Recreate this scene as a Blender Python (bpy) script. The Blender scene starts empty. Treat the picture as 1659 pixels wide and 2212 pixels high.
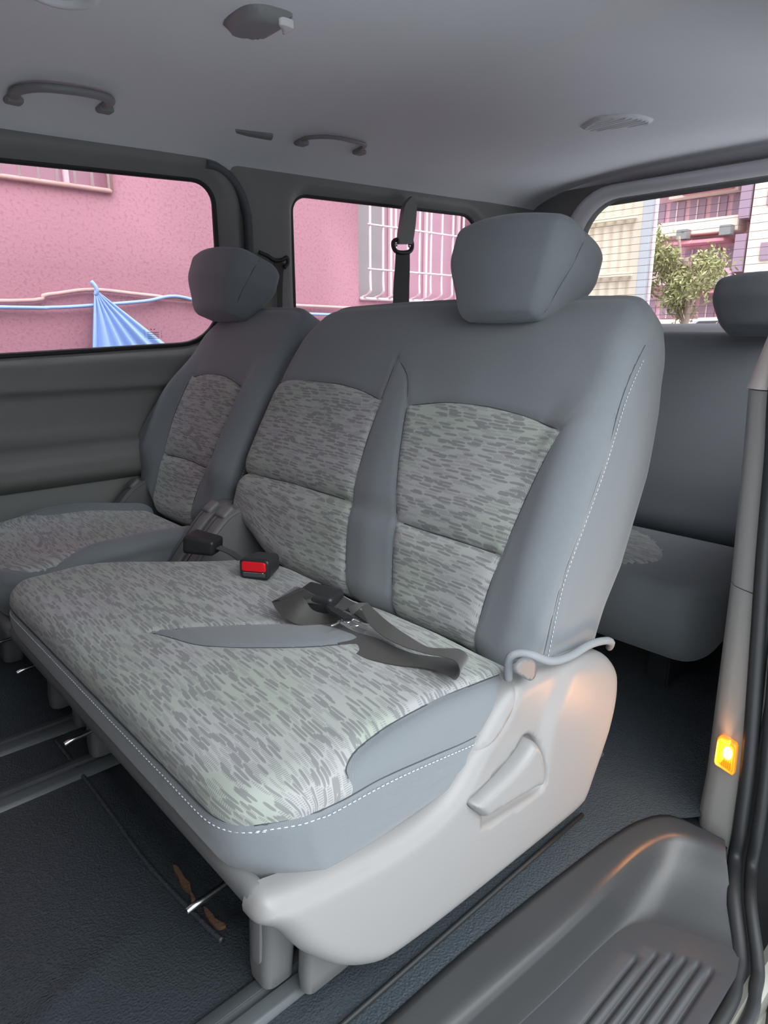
import bpy, bmesh, math
import numpy as np
from mathutils import Vector, Matrix
from mathutils.geometry import delaunay_2d_cdt
rng = np.random.default_rng(7)
COL = bpy.context.scene.collection
SC = bpy.context.scene

# ------------------------------------------------------------------ camera
IW, IH, FPX = 1659, 2212, 1450.0
CAM = np.array([0.0, 0.0, 0.95])
YAW, PIT = math.radians(47.2), math.radians(15.05)
_f = np.array([-math.sin(YAW)*math.cos(PIT), math.cos(YAW)*math.cos(PIT), -math.sin(PIT)])
_r = np.array([math.cos(YAW), math.sin(YAW), 0.0]); _u = np.cross(_r, _f)
RM = np.array([_r, _u, -_f])
def U(u, v, ax, val):
    """point where the sight line of photo pixel (u, v) meets the plane axis = val"""
    d = RM.T @ np.array([(u-IW/2)/FPX, -(v-IH/2)/FPX, -1.0])
    return CAM + d*((val-CAM[ax])/d[ax])
cd = bpy.data.cameras.new('camera'); cam = bpy.data.objects.new('camera', cd); COL.objects.link(cam)
cam.matrix_world = Matrix([list(_r)+[0], list(_u)+[0], list(-_f)+[0], [0, 0, 0, 1]]).transposed()
cam.location = CAM
cd.sensor_fit = 'VERTICAL'; cd.sensor_height = 24; cd.lens = 24*FPX/IH; cd.clip_start = 0.02; cd.clip_end = 500
SC.camera = cam
SC.view_settings.view_transform = 'Standard'; SC.view_settings.look = 'None'
SC.view_settings.gamma = 1; SC.view_settings.use_curve_mapping = False
SC.view_settings.exposure = 0.0

# ------------------------------------------------------------------ sky and sun
wd = bpy.data.worlds.new('sky'); SC.world = wd; wd.use_nodes = True
nt = wd.node_tree; nt.nodes.clear()
wo = nt.nodes.new('ShaderNodeOutputWorld'); bg = nt.nodes.new('ShaderNodeBackground')
tc = nt.nodes.new('ShaderNodeTexCoord'); sx = nt.nodes.new('ShaderNodeSeparateXYZ')
rp = nt.nodes.new('ShaderNodeValToRGB')
nt.links.new(tc.outputs['Generated'], sx.inputs[0]); nt.links.new(sx.outputs['Z'], rp.inputs[0])
rp.color_ramp.elements[0].position = 0.0; rp.color_ramp.elements[0].color = (0.20, 0.205, 0.21, 1)
e_ = rp.color_ramp.elements.new(0.36); e_.color = (0.36, 0.38, 0.40, 1)
e_ = rp.color_ramp.elements.new(0.68); e_.color = (0.93, 0.97, 1.0, 1)
rp.color_ramp.elements[3].position = 1.0; rp.color_ramp.elements[3].color = (0.86, 0.94, 1.0, 1)
nt.links.new(rp.outputs[0], bg.inputs[0]); bg.inputs[1].default_value = 4.7
nt.links.new(bg.outputs[0], wo.inputs[0])
sl = bpy.data.lights.new('overcast_sun', 'SUN'); sl.energy = 1.6; sl.angle = math.radians(50); sl.color = (1.0, 0.98, 0.95)
so = bpy.data.objects.new('overcast_sun', sl); COL.objects.link(so)
_d = Vector((-0.75, 0.24, -0.62)); so.rotation_euler = _d.to_track_quat('-Z', 'Y').to_euler(); so.location = (4, -2, 5)

# ------------------------------------------------------------------ materials
def nodemat(name):
    m = bpy.data.materials.new(name); m.use_nodes = True
    return m, m.node_tree, m.node_tree.nodes['Principled BSDF']
def N(t, ty, **kw):
    n = t.nodes.new(ty)
    for k, v in kw.items(): setattr(n, k, v)
    return n
def mth(t, op, a, b=None, c=None):
    n = t.nodes.new('ShaderNodeMath'); n.operation = op
    for i, x in enumerate((a, b, c)):
        if x is None: continue
        if isinstance(x, (int, float)): n.inputs[i].default_value = x
        else: t.links.new(x, n.inputs[i])
    return n.outputs[0]
def mixc(t, f, a, b):
    n = t.nodes.new('ShaderNodeMix'); n.data_type = 'RGBA'
    for i, x in ((0, f), (6, a), (7, b)):
        if isinstance(x, (int, float)): n.inputs[i].default_value = x
        elif isinstance(x, tuple): n.inputs[i].default_value = (*x, 1)
        else: t.links.new(x, n.inputs[i])
    return n.outputs[2]
def bump(t, p, h, strength, dist):
    b = t.nodes.new('ShaderNodeBump'); b.inputs['Strength'].default_value = strength; b.inputs['Distance'].default_value = dist
    t.links.new(h, b.inputs['Height']); t.links.new(b.outputs[0], p.inputs['Normal'])
def simple(name, col, rough=0.5, metal=0.0, bscale=0, bstr=0.3, bdist=0.0005, vary=0.06, spec=0.5, kind='noise', sheen=0):
    m, t, p = nodemat(name)
    p.inputs['Roughness'].default_value = rough; p.inputs['Metallic'].default_value = metal
    p.inputs['Specular IOR Level'].default_value = spec
    if sheen: p.inputs['Sheen Weight'].default_value = sheen
    tcn = N(t, 'ShaderNodeTexCoord')
    nz = N(t, 'ShaderNodeTexNoise'); nz.inputs['Scale'].default_value = 6; nz.inputs['Detail'].default_value = 3
    t.links.new(tcn.outputs['Object'], nz.inputs['Vector'])
    a = tuple(c*(1-vary) for c in col); b = tuple(min(1, c*(1+vary)) for c in col)
    t.links.new(mixc(t, nz.outputs[0], a, b), p.inputs['Base Color'])
    if bscale:
        if kind == 'voronoi':
            v = N(t, 'ShaderNodeTexVoronoi'); v.feature = 'SMOOTH_F1'; v.inputs['Scale'].default_value = bscale
            t.links.new(tcn.outputs['Object'], v.inputs['Vector']); h = v.outputs['Distance']
        else:
            v = N(t, 'ShaderNodeTexNoise'); v.inputs['Scale'].default_value = bscale; v.inputs['Detail'].default_value = 2
            t.links.new(tcn.outputs['Object'], v.inputs['Vector']); h = v.outputs[0]
        bump(t, p, h, bstr, bdist)
    return m
def weave(name, col, per=0.0024, rough=0.85):
    m, t, p = nodemat(name)
    uv = N(t, 'ShaderNodeUVMap'); s = N(t, 'ShaderNodeSeparateXYZ'); t.links.new(uv.outputs[0], s.inputs[0])
    k = 2*math.pi/per
    a = mth(t, 'SINE', mth(t, 'MULTIPLY', s.outputs[0], k)); b = mth(t, 'SINE', mth(t, 'MULTIPLY', s.outputs[1], k))
    w = mth(t, 'MULTIPLY_ADD', mth(t, 'MULTIPLY', a, b), 0.5, 0.5)
    t.links.new(mixc(t, w, tuple(c*0.80 for c in col), tuple(c*1.2 for c in col)), p.inputs['Base Color'])
    p.inputs['Roughness'].default_value = rough; p.inputs['Sheen Weight'].default_value = 0.25
    p.inputs['Specular IOR Level'].default_value = 0.25
    bump(t, p, w, 0.35, 0.0005)
    return m
def streaked(name, light, dark, k=1.0):
    m, t, p = nodemat(name)
    uv = N(t, 'ShaderNodeUVMap')
    nz = N(t, 'ShaderNodeTexNoise'); nz.inputs['Scale'].default_value = 9; t.links.new(uv.outputs[0], nz.inputs['Vector'])
    s = N(t, 'ShaderNodeSeparateXYZ'); t.links.new(uv.outputs[0], s.inputs[0])
    vv = mth(t, 'ADD', s.outputs[1], mth(t, 'MULTIPLY', nz.outputs[0], 0.010))
    c = N(t, 'ShaderNodeCombineXYZ'); t.links.new(s.outputs[0], c.inputs[0]); t.links.new(vv, c.inputs[1])
    def brick(w, h, off, freq, dx, dy):
        mp = N(t, 'ShaderNodeMapping'); mp.inputs['Location'].default_value = (dx, dy, 0); t.links.new(c.outputs[0], mp.inputs[0])
        b = N(t, 'ShaderNodeTexBrick'); b.offset = off; b.offset_frequency = freq; b.squash = 1
        b.inputs['Color1'].default_value = (0, 0, 0, 1); b.inputs['Color2'].default_value = (1, 1, 1, 1)
        b.inputs['Scale'].default_value = 1; b.inputs['Mortar Size'].default_value = 0.0009; b.inputs['Mortar Smooth'].default_value = 1.0
        b.inputs['Mortar'].default_value = (0.5, 0.5, 0.5, 1)
        b.inputs['Brick Width'].default_value = w; b.inputs['Row Height'].default_value = h
        t.links.new(mp.outputs[0], b.inputs['Vector'])
        bw = N(t, 'ShaderNodeRGBToBW'); t.links.new(b.outputs['Color'], bw.inputs[0]); return bw.outputs[0]
    def ramp(x, a, b):
        n = N(t, 'ShaderNodeMapRange'); n.inputs['From Min'].default_value = a; n.inputs['From Max'].default_value = b
        t.links.new(x, n.inputs[0]); return n.outputs[0]
    comb = mth(t, 'GREATER_THAN', mth(t, 'SINE', mth(t, 'MULTIPLY', s.outputs[0], 2*math.pi/0.0034)), 0.0)
    def dashes(w, h, oy, lo, hi):
        row = mth(t, 'DIVIDE', mth(t, 'ADD', vv, oy), h); ri = mth(t, 'FLOOR', row)
        wn = N(t, 'ShaderNodeTexWhiteNoise'); wn.noise_dimensions = '1D'; t.links.new(ri, wn.inputs['W'])
        cu = mth(t, 'ADD', mth(t, 'DIVIDE', s.outputs[0], w), mth(t, 'MULTIPLY', wn.outputs[0], 17.0)); ci = mth(t, 'FLOOR', cu)
        cv = N(t, 'ShaderNodeCombineXYZ'); t.links.new(ci, cv.inputs[0]); t.links.new(ri, cv.inputs[1])
        w2 = N(t, 'ShaderNodeTexWhiteNoise'); w2.noise_dimensions = '2D'; t.links.new(cv.outputs[0], w2.inputs['Vector'])
        fx = mth(t, 'MULTIPLY_ADD', mth(t, 'FRACT', cu), 2.0, -1.0); fy = mth(t, 'MULTIPLY_ADD', mth(t, 'FRACT', row), 2.0, -1.0)
        fy = mth(t, 'ADD', fy, mth(t, 'MULTIPLY', fx, 0.22))
        q = mth(t, 'ADD', mth(t, 'POWER', mth(t, 'ABSOLUTE', fx), 4.0), mth(t, 'MULTIPLY', mth(t, 'MULTIPLY', fy, fy), 1.5))
        m_ = ramp(q, 1.0, 0.55)
        d_ = mth(t, 'MULTIPLY', m_, mth(t, 'LESS_THAN', w2.outputs[0], lo))
        c_ = mth(t, 'MULTIPLY', mth(t, 'MULTIPLY', m_, comb), mth(t, 'GREATER_THAN', w2.outputs[0], hi))
        return d_, c_
    dA, cA_ = dashes(0.040, 0.0066, 0.0, 0.40, 0.70); dB, cB_ = dashes(0.028, 0.0066, 0.0033, 0.20, 0.78)
    n2 = N(t, 'ShaderNodeTexNoise'); n2.inputs['Scale'].default_value = 5; t.links.new(uv.outputs[0], n2.inputs['Vector'])
    f = mth(t, 'MAXIMUM', mth(t, 'MULTIPLY', mth(t, 'MAXIMUM', dA, dB), 0.85), mth(t, 'MULTIPLY', mth(t, 'MAXIMUM', cA_, cB_), 0.7))
    thr = mth(t, 'MULTIPLY_ADD', mth(t, 'SINE', mth(t, 'MULTIPLY', s.outputs[1], 2*math.pi/0.0016)), 0.04, 1.0)
    warm = mixc(t, ramp(n2.outputs[0], 0.42, 0.6), light, (light[0]*0.93, light[1]*1.02, light[2]*0.90))
    cc = mixc(t, f, warm, dark)
    mu = N(t, 'ShaderNodeVectorMath', operation='SCALE'); t.links.new(cc, mu.inputs[0]); t.links.new(thr, mu.inputs['Scale'])
    t.links.new(mu.outputs[0], p.inputs['Base Color'])
    p.inputs['Roughness'].default_value = 0.8; p.inputs['Sheen Weight'].default_value = 0.2; p.inputs['Specular IOR Level'].default_value = 0.3
    bump(t, p, mth(t, 'SUBTRACT', 1.0, f), 0.3, 0.0005)
    return m
def emis(name, col, strength):
    m, t, p = nodemat(name)
    p.inputs['Base Color'].default_value = (*col, 1); p.inputs['Emission Color'].default_value = (*col, 1)
    p.inputs['Emission Strength'].default_value = strength; return m
def glassmat(name, tint):
    m = bpy.data.materials.new(name); m.use_nodes = True; t = m.node_tree; t.nodes.clear()
    o = N(t, 'ShaderNodeOutputMaterial'); tr = N(t, 'ShaderNodeBsdfTransparent'); gl = N(t, 'ShaderNodeBsdfGlossy')
    fr = N(t, 'ShaderNodeFresnel'); fr.inputs[0].default_value = 1.16; mx = N(t, 'ShaderNodeMixShader')
    tr.inputs[0].default_value = (*tint, 1); gl.inputs['Roughness'].default_value = 0.02
    t.links.new(fr.outputs[0], mx.inputs[0]); t.links.new(tr.outputs[0], mx.inputs[1]); t.links.new(gl.outputs[0], mx.inputs[2])
    t.links.new(mx.outputs[0], o.inputs[0]); return m

M = {}
M['plain'] = weave('plain_grey_weave', (0.165, 0.186, 0.203))
M['streak'] = streaked('streaked_fabric', (0.345, 0.355, 0.362), (0.175, 0.183, 0.19))
M['thread'] = simple('thread', (0.55, 0.58, 0.60), 0.8)
M['seam'] = simple('seam_thread', (0.05, 0.06, 0.07), 0.9)
M['cover'] = simple('light_grey_plastic', (0.26, 0.26, 0.26), 0.42, bscale=700, bstr=0.12, bdist=0.0004, vary=0.02)
M['cover_d'] = simple('mid_grey_plastic', (0.165, 0.17, 0.175), 0.45, bscale=600, bstr=0.15, bdist=0.0004, vary=0.03)
M['piping'] = simple('felt_piping', (0.24, 0.26, 0.28), 0.95, bscale=900, bstr=0.4)
M['blackp'] = simple('black_plastic', (0.022, 0.024, 0.026), 0.35, bscale=500, bstr=0.1)
M['rubber'] = simple('black_rubber', (0.016, 0.018, 0.020), 0.5, bscale=40, bstr=0.1, bdist=0.002)
M['matrub'] = simple('rubber_floor_mat', (0.044, 0.056, 0.066), 0.30, bscale=300, bstr=0.85, bdist=0.0018, kind='voronoi')
M['railrub'] = simple('rail_strip_rubber', (0.08, 0.092, 0.10), 0.40, bscale=60, bstr=0.25, bdist=0.001, vary=0.25)
M['sill'] = simple('sill_plastic', (0.040, 0.042, 0.045), 0.33, bscale=120, bstr=0.10, bdist=0.0008)
M['wallp'] = simple('side_trim_plastic', (0.20, 0.20, 0.195), 0.5, bscale=500, bstr=0.15)
M['walll'] = simple('lower_trim_plastic', (0.27, 0.285, 0.275), 0.55, bscale=500, bstr=0.1)
M['gasket'] = simple('window_gasket', (0.012, 0.012, 0.014), 0.55)
M['frame'] = simple('window_surround', (0.10, 0.10, 0.115), 0.6)
M['head'] = simple('headliner_cloth', (0.70, 0.715, 0.745), 0.95, bscale=900, bstr=0.2, vary=0.02)
M['pillar'] = simple('pillar_trim', (0.30, 0.295, 0.285), 0.5, bscale=600, bstr=0.1)
M['cream'] = simple('upper_pillar_trim', (0.62, 0.56, 0.53), 0.5, bscale=500, bstr=0.12)
M['handle'] = simple('handle_grey', (0.22, 0.22, 0.225), 0.5)
M['chrome'] = simple('bright_steel', (0.75, 0.76, 0.78), 0.22, 1.0)
M['red'] = simple('red_button', (0.72, 0.008, 0.018), 0.35)
M['web'] = weave('belt_webbing', (0.036, 0.035, 0.034), 0.0022, 0.36)
M['rust'] = simple('rusty_edge', (0.16, 0.085, 0.05), 0.9, bscale=200, bstr=0.8, bdist=0.002, vary=0.5)
M['ribbed'] = simple('ribbed_tread', (0.05, 0.053, 0.058), 0.4)
M['paint'] = simple('silver_bodywork', (0.40, 0.40, 0.36), 0.22, 0.6)
M['glass'] = glassmat('clear_glass', (0.95, 0.93, 0.95))
M['heat'] = simple('heating_wire', (0.12, 0.07, 0.05), 0.6)
M['lens'] = simple('dome_lens', (0.7, 0.7, 0.7), 0.3)
M['darkhole'] = simple('dark_recess', (0.03, 0.03, 0.035), 0.8)

# ------------------------------------------------------------------ mesh helpers
def tagp(o, label=None, cat=None, group=None, kind=None):
    if label: o['label'] = label
    if cat: o['category'] = cat
    if group: o['group'] = group
    if kind: o['kind'] = kind
    return o
def empty(name, loc, label, cat, group=None):
    o = bpy.data.objects.new(name, None); COL.objects.link(o); o.location = Vector(loc); o.empty_display_size = 0.05
    return tagp(o, label, cat, group)
def mk(name, V, F, mat, parent=None, uv=None, smooth=True, kind=None, sharp=None):
    me = bpy.data.meshes.new(name)
    V = np.asarray(V, float)
    if parent is not None: V = V-np.array(parent_origin(parent))
    me.from_pydata(V.tolist(), [], [tuple(int(i) for i in f) for f in F]); me.update()
    if uv is not None:
        l = me.uv_layers.new(name='UVMap'); l.data.foreach_set('uv', np.asarray(uv, float).ravel())
    me.materials.append(mat if not isinstance(mat, str) else M[mat])
    if smooth: me.polygons.foreach_set('use_smooth', [True]*len(me.polygons))
    if sharp is not None: me.set_sharp_from_angle(angle=math.radians(sharp))
    o = bpy.data.objects.new(name, me); COL.objects.link(o)
    if parent is not None: o.parent = parent
    if kind: o['kind'] = kind
    return o
def parent_origin(p):
    v = Vector((0, 0, 0))
    while p is not None: v = v+p.location; p = p.parent
    return v
def cr(P, closed=False, n=8):
    P = np.asarray(P, float); m = len(P); out = []
    for i in range(m if closed else m-1):
        if closed: a, b, c, d = P[(i-1) % m], P[i], P[(i+1) % m], P[(i+2) % m]
        else: a, b, c, d = P[max(i-1, 0)], P[i], P[i+1], P[min(i+2, m-1)]
        for k in range(n):
            t = k/n; out.append(0.5*((2*b)+(c-a)*t+(2*a-5*b+4*c-d)*t*t+(3*b-a-3*c+d)*t**3))
    if not closed: out.append(P[-1])
    return np.array(out)
def segdist(P, poly, closed):
    """distance of 2D points to a polyline, with nearest point"""
    A = poly if not closed else poly; B = np.roll(poly, -1, 0)
    if not closed: A = poly[:-1]; B = poly[1:]
    best = np.full(len(P), 1e9); near = np.zeros((len(P), 2))
    for a, b in zip(A, B):
        ab = b-a; L = ab@ab
        if L < 1e-14: continue
        t = np.clip(((P-a)@ab)/L, 0, 1); q = a+t[:, None]*ab; d = np.hypot(*(P-q).T)
        k = d < best; best[k] = d[k]; near[k] = q[k]
    return best, near
def inside(P, poly):
    x, y = P[:, 0], P[:, 1]; r = np.zeros(len(P), bool); m = len(poly)
    for i in range(m):
        x1, y1 = poly[i]; x2, y2 = poly[(i+1) % m]
        if y1 == y2: continue
        c = ((y1 > y) != (y2 > y)) & (x < (x2-x1)*(y-y1)/(y2-y1)+x1); r ^= c
    return r
def sst(x, a, b):
    t = np.clip((x-a)/(b-a), 0, 1); return t*t*(3-2*t)
def interp(x, xs, ys): return np.interp(x, xs, ys)
def tube(name, P, r, mat, parent=None, closed=False, ns=10, flat=1.0, flatdir=None, caps=True, uvlen=False, kind=None):
    P = np.asarray(P, float); n = len(P)
    T = np.gradient(P, axis=0) if not closed else np.roll(P, -1, 0)-np.roll(P, 1, 0)
    T /= np.linalg.norm(T, axis=1)[:, None]+1e-12
    up = np.array([0, 0, 1.0]) if abs(T[0][2]) < 0.9 else np.array([1.0, 0, 0])
    a = np.cross(T[0], up); a /= np.linalg.norm(a); V = []; rr = np.broadcast_to(r, n)
    for i in range(n):
        if flatdir is not None: a = np.array(flatdir, float)
        a = a-T[i]*(a@T[i]); a /= np.linalg.norm(a); b = np.cross(T[i], a)
        for k in range(ns):
            th = 2*math.pi*k/ns; V.append(P[i]+rr[i]*(math.cos(th)*a+flat*math.sin(th)*b))
    F = [[i*ns+k, i*ns+(k+1) % ns, ((i+1) % n)*ns+(k+1) % ns, ((i+1) % n)*ns+k] for i in range(n if closed else n-1) for k in range(ns)]
    if caps and not closed: F += [list(range(ns))[::-1], list(range((n-1)*ns, n*ns))]
    return mk(name, V, F, mat, parent, kind=kind)
def strap(name, A, B, th, mat, parent=None, nsub=8, kind=None):
    """flat webbing between two edge curves A and B, thickness th"""
    A = cr(A, n=nsub); B = cr(B, n=nsub); n = len(A); m = 5; V = []; uv = []; L = np.r_[0, np.cumsum(np.linalg.norm(np.diff((A+B)/2, axis=0), axis=1))]
    T = np.gradient((A+B)/2, axis=0); W = B-A; nn = np.cross(T, W); nn /= np.linalg.norm(nn, axis=1)[:, None]+1e-12
    for s in (1, -1):
        for i in range(n):
            for k in range(m): V.append(A[i]+(B[i]-A[i])*k/(m-1)+nn[i]*s*th/2)
    F = []; o = n*m
    for i in range(n-1):
        for k in range(m-1):
            F.append([i*m+k, i*m+k+1, (i+1)*m+k+1, (i+1)*m+k]); F.append([o+i*m+k, o+(i+1)*m+k, o+(i+1)*m+k+1, o+i*m+k+1])
        for k in (0, m-1):
            q = [i*m+k, (i+1)*m+k, o+(i+1)*m+k, o+i*m+k]; F.append(q if k == 0 else q[::-1])
    for i in (0, n-1):
        for k in range(m-1): q = [i*m+k, i*m+k+1, o+i*m+k+1, o+i*m+k]; F.append(q[::-1] if i == 0 else q)
    uvv = [(k/(m-1)*0.048, L[i]) for s in (0, 1) for i in range(n) for k in range(m)]
    loops = [uvv[j] for f in F for j in f]
    return mk(name, V, F, mat, parent, uv=loops, kind=kind, sharp=50)
def rbox(h, r, cell):
    h = np.asarray(h, float); r = np.minimum(np.broadcast_to(np.asarray(r, float), 3), h*0.999)
    V = []; F = []; FA = []
    for ax in range(3):
        for s in (1, -1):
            i, j = [(1, 2), (2, 0), (0, 1)][ax]
            nu = max(2, int(round(2*h[i]/cell))); nv = max(2, int(round(2*h[j]/cell)))
            a = np.linspace(-h[i], h[i], nu+1); b = np.linspace(-h[j], h[j], nv+1)
            A, B = np.meshgrid(a, b, indexing='ij'); P = np.zeros((A.size, 3)); P[:, i] = A.ravel(); P[:, j] = B.ravel(); P[:, ax] = s*h[ax]
            o = sum(len(x) for x in V); V.append(P)
            I = np.arange(nu)[:, None]*(nv+1)+np.arange(nv)[None, :]; I = I.ravel()+o
            q = np.stack([I, I+nv+1, I+nv+2, I+1], 1); q = q if s > 0 else q[:, ::-1]
            F.append(q); FA.append(np.full((len(q), 2), (ax, s)))
    V = np.concatenate(V); F = np.concatenate(F); FA = np.concatenate(FA)
    key = np.round(V*1e5).astype(np.int64); _, idx, inv = np.unique(key, axis=0, return_index=True, return_inverse=True)
    inv = inv.ravel(); V = V[idx]; F = inv[F]
    inn = np.clip(V, -(h-r), h-r); q = (V-inn)/r; L = np.linalg.norm(q, axis=1)[:, None]; nq = q/L
    W = inn+nq*r; n = nq/r; n /= np.linalg.norm(n, axis=1)[:, None]
    return V, W, n, F, FA
class Pad:
    """an upholstered pad: rounded box, seams pressed in, panels puffed out, then bent into place by fmap"""
    def __init__(s, h, r, cell, regions, seams, fmap, bulge=None, over=None):
        s.P, s.W, s.n, s.F, s.FA = rbox(h, r, cell); s.regions = regions
        W, n = s.W, s.n; s.disp = np.zeros(len(W)); snapped = np.zeros(len(W), bool)
        OT = {0: (1, 2), 1: (0, 2), 2: (0, 1)}
        tasks = [(ax, sg, poly, True, None) for (_, ax, sg, poly, _, _, _) in regions]+[(ax, sg, pl, False, dw) for (ax, sg, pl, dw) in seams]
        for ax, sg, poly, closed, dw in tasks:
            k = np.where(n[:, ax]*sg > 0.35)[0]; d, q = segdist(W[k][:, OT[ax]], poly, closed)
            z = (d < cell*0.52) & ~snapped[k]; kk = k[z]; ii = OT[ax]
            W[kk, ii[0]] = q[z][:, 0]; W[kk, ii[1]] = q[z][:, 1]; snapped[kk] = True; d[z] = 0
            dep, wid = dw if dw else (0.004, 0.006)
            s.disp[k] -= dep*np.exp(-(d/wid)**2)*sst(n[k, ax]*sg, 0.35, 0.6)
        s.over = over; s.lab = np.full(len(s.F), -1); cen = W[s.F].mean(1); cn = n[s.F].mean(1)
        for ri, (nm, ax, sg, poly, puff, pw, mt) in enumerate(regions):
            k = np.where(n[:, ax]*sg > 0.35)[0]; p2 = W[k][:, OT[ax]]; ins = inside(p2, poly); d, _ = segdist(p2, poly, True)
            s.disp[k[ins]] += puff*(1-np.exp(-d[ins]/pw))*sst(n[k[ins], ax]*sg, 0.35, 0.6)
            kf = np.where(cn[:, ax]*sg > 0.4)[0]; c2 = cen[kf][:, OT[ax]]; s.lab[kf[inside(c2, poly)]] = ri
        if over is not None:
            mk_ = over(cen); s.lab[mk_ & (s.lab < 0)] = 0; s.lab[(~mk_) & (s.lab == 0)] = -1
        if bulge is not None: s.disp += bulge(W, n)
        s.snapped = snapped
        s.X = fmap(W+n*s.disp[:, None])
        # world normals
        a, b, c, d = (s.X[s.F[:, i]] for i in range(4)); fn = np.cross(c-a, d-b); s.N = np.zeros_like(s.X)
        for i in range(4): np.add.at(s.N, s.F[:, i], fn)
        s.N /= np.linalg.norm(s.N, axis=1)[:, None]+1e-12
    def build(s, base, mat, parent, uvs=1.0):
        objs = {}
        for ri in range(-1, len(s.regions)):
            nm, mt = (base, mat) if ri < 0 else (s.regions[ri][0], s.regions[ri][6])
            fi = np.where(s.lab == ri)[0]
            if not len(fi): continue
            F = s.F[fi]; FA = s.FA[fi]; UVI = np.array([(1, 2), (0, 2), (0, 1)])[FA[:, 0]]
            used, inv = np.unique(F, return_inverse=True); inv = inv.reshape(F.shape)
            uv = np.zeros((len(F), 4, 2)); 
            for k in range(2): uv[:, :, k] = np.take_along_axis(s.P[F], UVI[:, k][:, None, None].repeat(4, 1), 2)[:, :, 0]
            if s.over is not None and ri == 0:
                hh_ = s.P.max(0); dr = hh_[2]-s.W[:, 2]; wx, wy = s.W[:, 0], s.W[:, 1]
                uu = s.X[:, 0]+np.sign(wx)*dr*sst(np.abs(wx), hh_[0]-0.06, hh_[0]-0.02); vv_ = s.X[:, 1]-dr*sst(-wy, hh_[1]-0.06, hh_[1]-0.02); uv = np.stack([uu[F], vv_[F]], 2)
            uv += 3.0
            Fl = []; uvl = []; sn = s.snapped
            for f, g, w in zip(F, inv, uv):
                if sn[f[0]] and sn[f[2]] and not sn[f[1]] and not sn[f[3]]:
                    Fl += [[g[0], g[1], g[2]], [g[0], g[2], g[3]]]; uvl += [w[0], w[1], w[2], w[0], w[2], w[3]]
                elif sn[f[1]] and sn[f[3]] and not sn[f[0]] and not sn[f[2]]:
                    Fl += [[g[1], g[2], g[3]], [g[1], g[3], g[0]]]; uvl += [w[1], w[2], w[3], w[1], w[3], w[0]]
                else: Fl.append(list(g)); uvl += list(w)
            objs[ri] = mk(nm, s.X[used], Fl, mt, parent, uv=np.array(uvl))
        return objs
    def at(s, ax, sg, pts, off=0.0):
        OT = {0: (1, 2), 1: (0, 2), 2: (0, 1)}[ax]
        k = np.where(s.n[:, ax]*sg > 0.3)[0]; B = s.W[k][:, OT]; out = []
        for p in pts:
            d = np.hypot(*(B-p).T); j = np.argsort(d)[:4]; w = 1/(d[j]+1e-5); w /= w.sum()
            out.append((s.X[k[j]]*w[:, None]).sum(0)+off*(s.N[k[j]]*w[:, None]).sum(0))
        out = np.array(out)
        if len(out) > 5:
            for _ in range(3): out[1:-1] = 0.25*out[:-2]+0.5*out[1:-1]+0.25*out[2:]
        return out
def stitches(name, path, mat, parent, dash=0.0050, gap=0.0035, r=0.0009):
    L = np.r_[0, np.cumsum(np.linalg.norm(np.diff(path, axis=0), axis=1))]; V = []; F = []; s = 0
    while s+dash < L[-1]:
        a, b = (np.array([np.interp(x, L, path[:, k]) for k in range(3)]) for x in (s, s+dash))
        t = b-a; t /= np.linalg.norm(t)+1e-9; u = np.cross(t, [0.3, 0.2, 1]); u /= np.linalg.norm(u); w = np.cross(t, u); o = len(V)
        for p in (a, b):
            for q in (u, w, -u, -w): V.append(p+q*r)
        F += [[o+i, o+(i+1) % 4, o+4+(i+1) % 4, o+4+i] for i in range(4)]+[[o+3, o+2, o+1, o], [o+4, o+5, o+6, o+7]]; s += dash+gap
    return mk(name, V, F, mat, parent)
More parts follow.
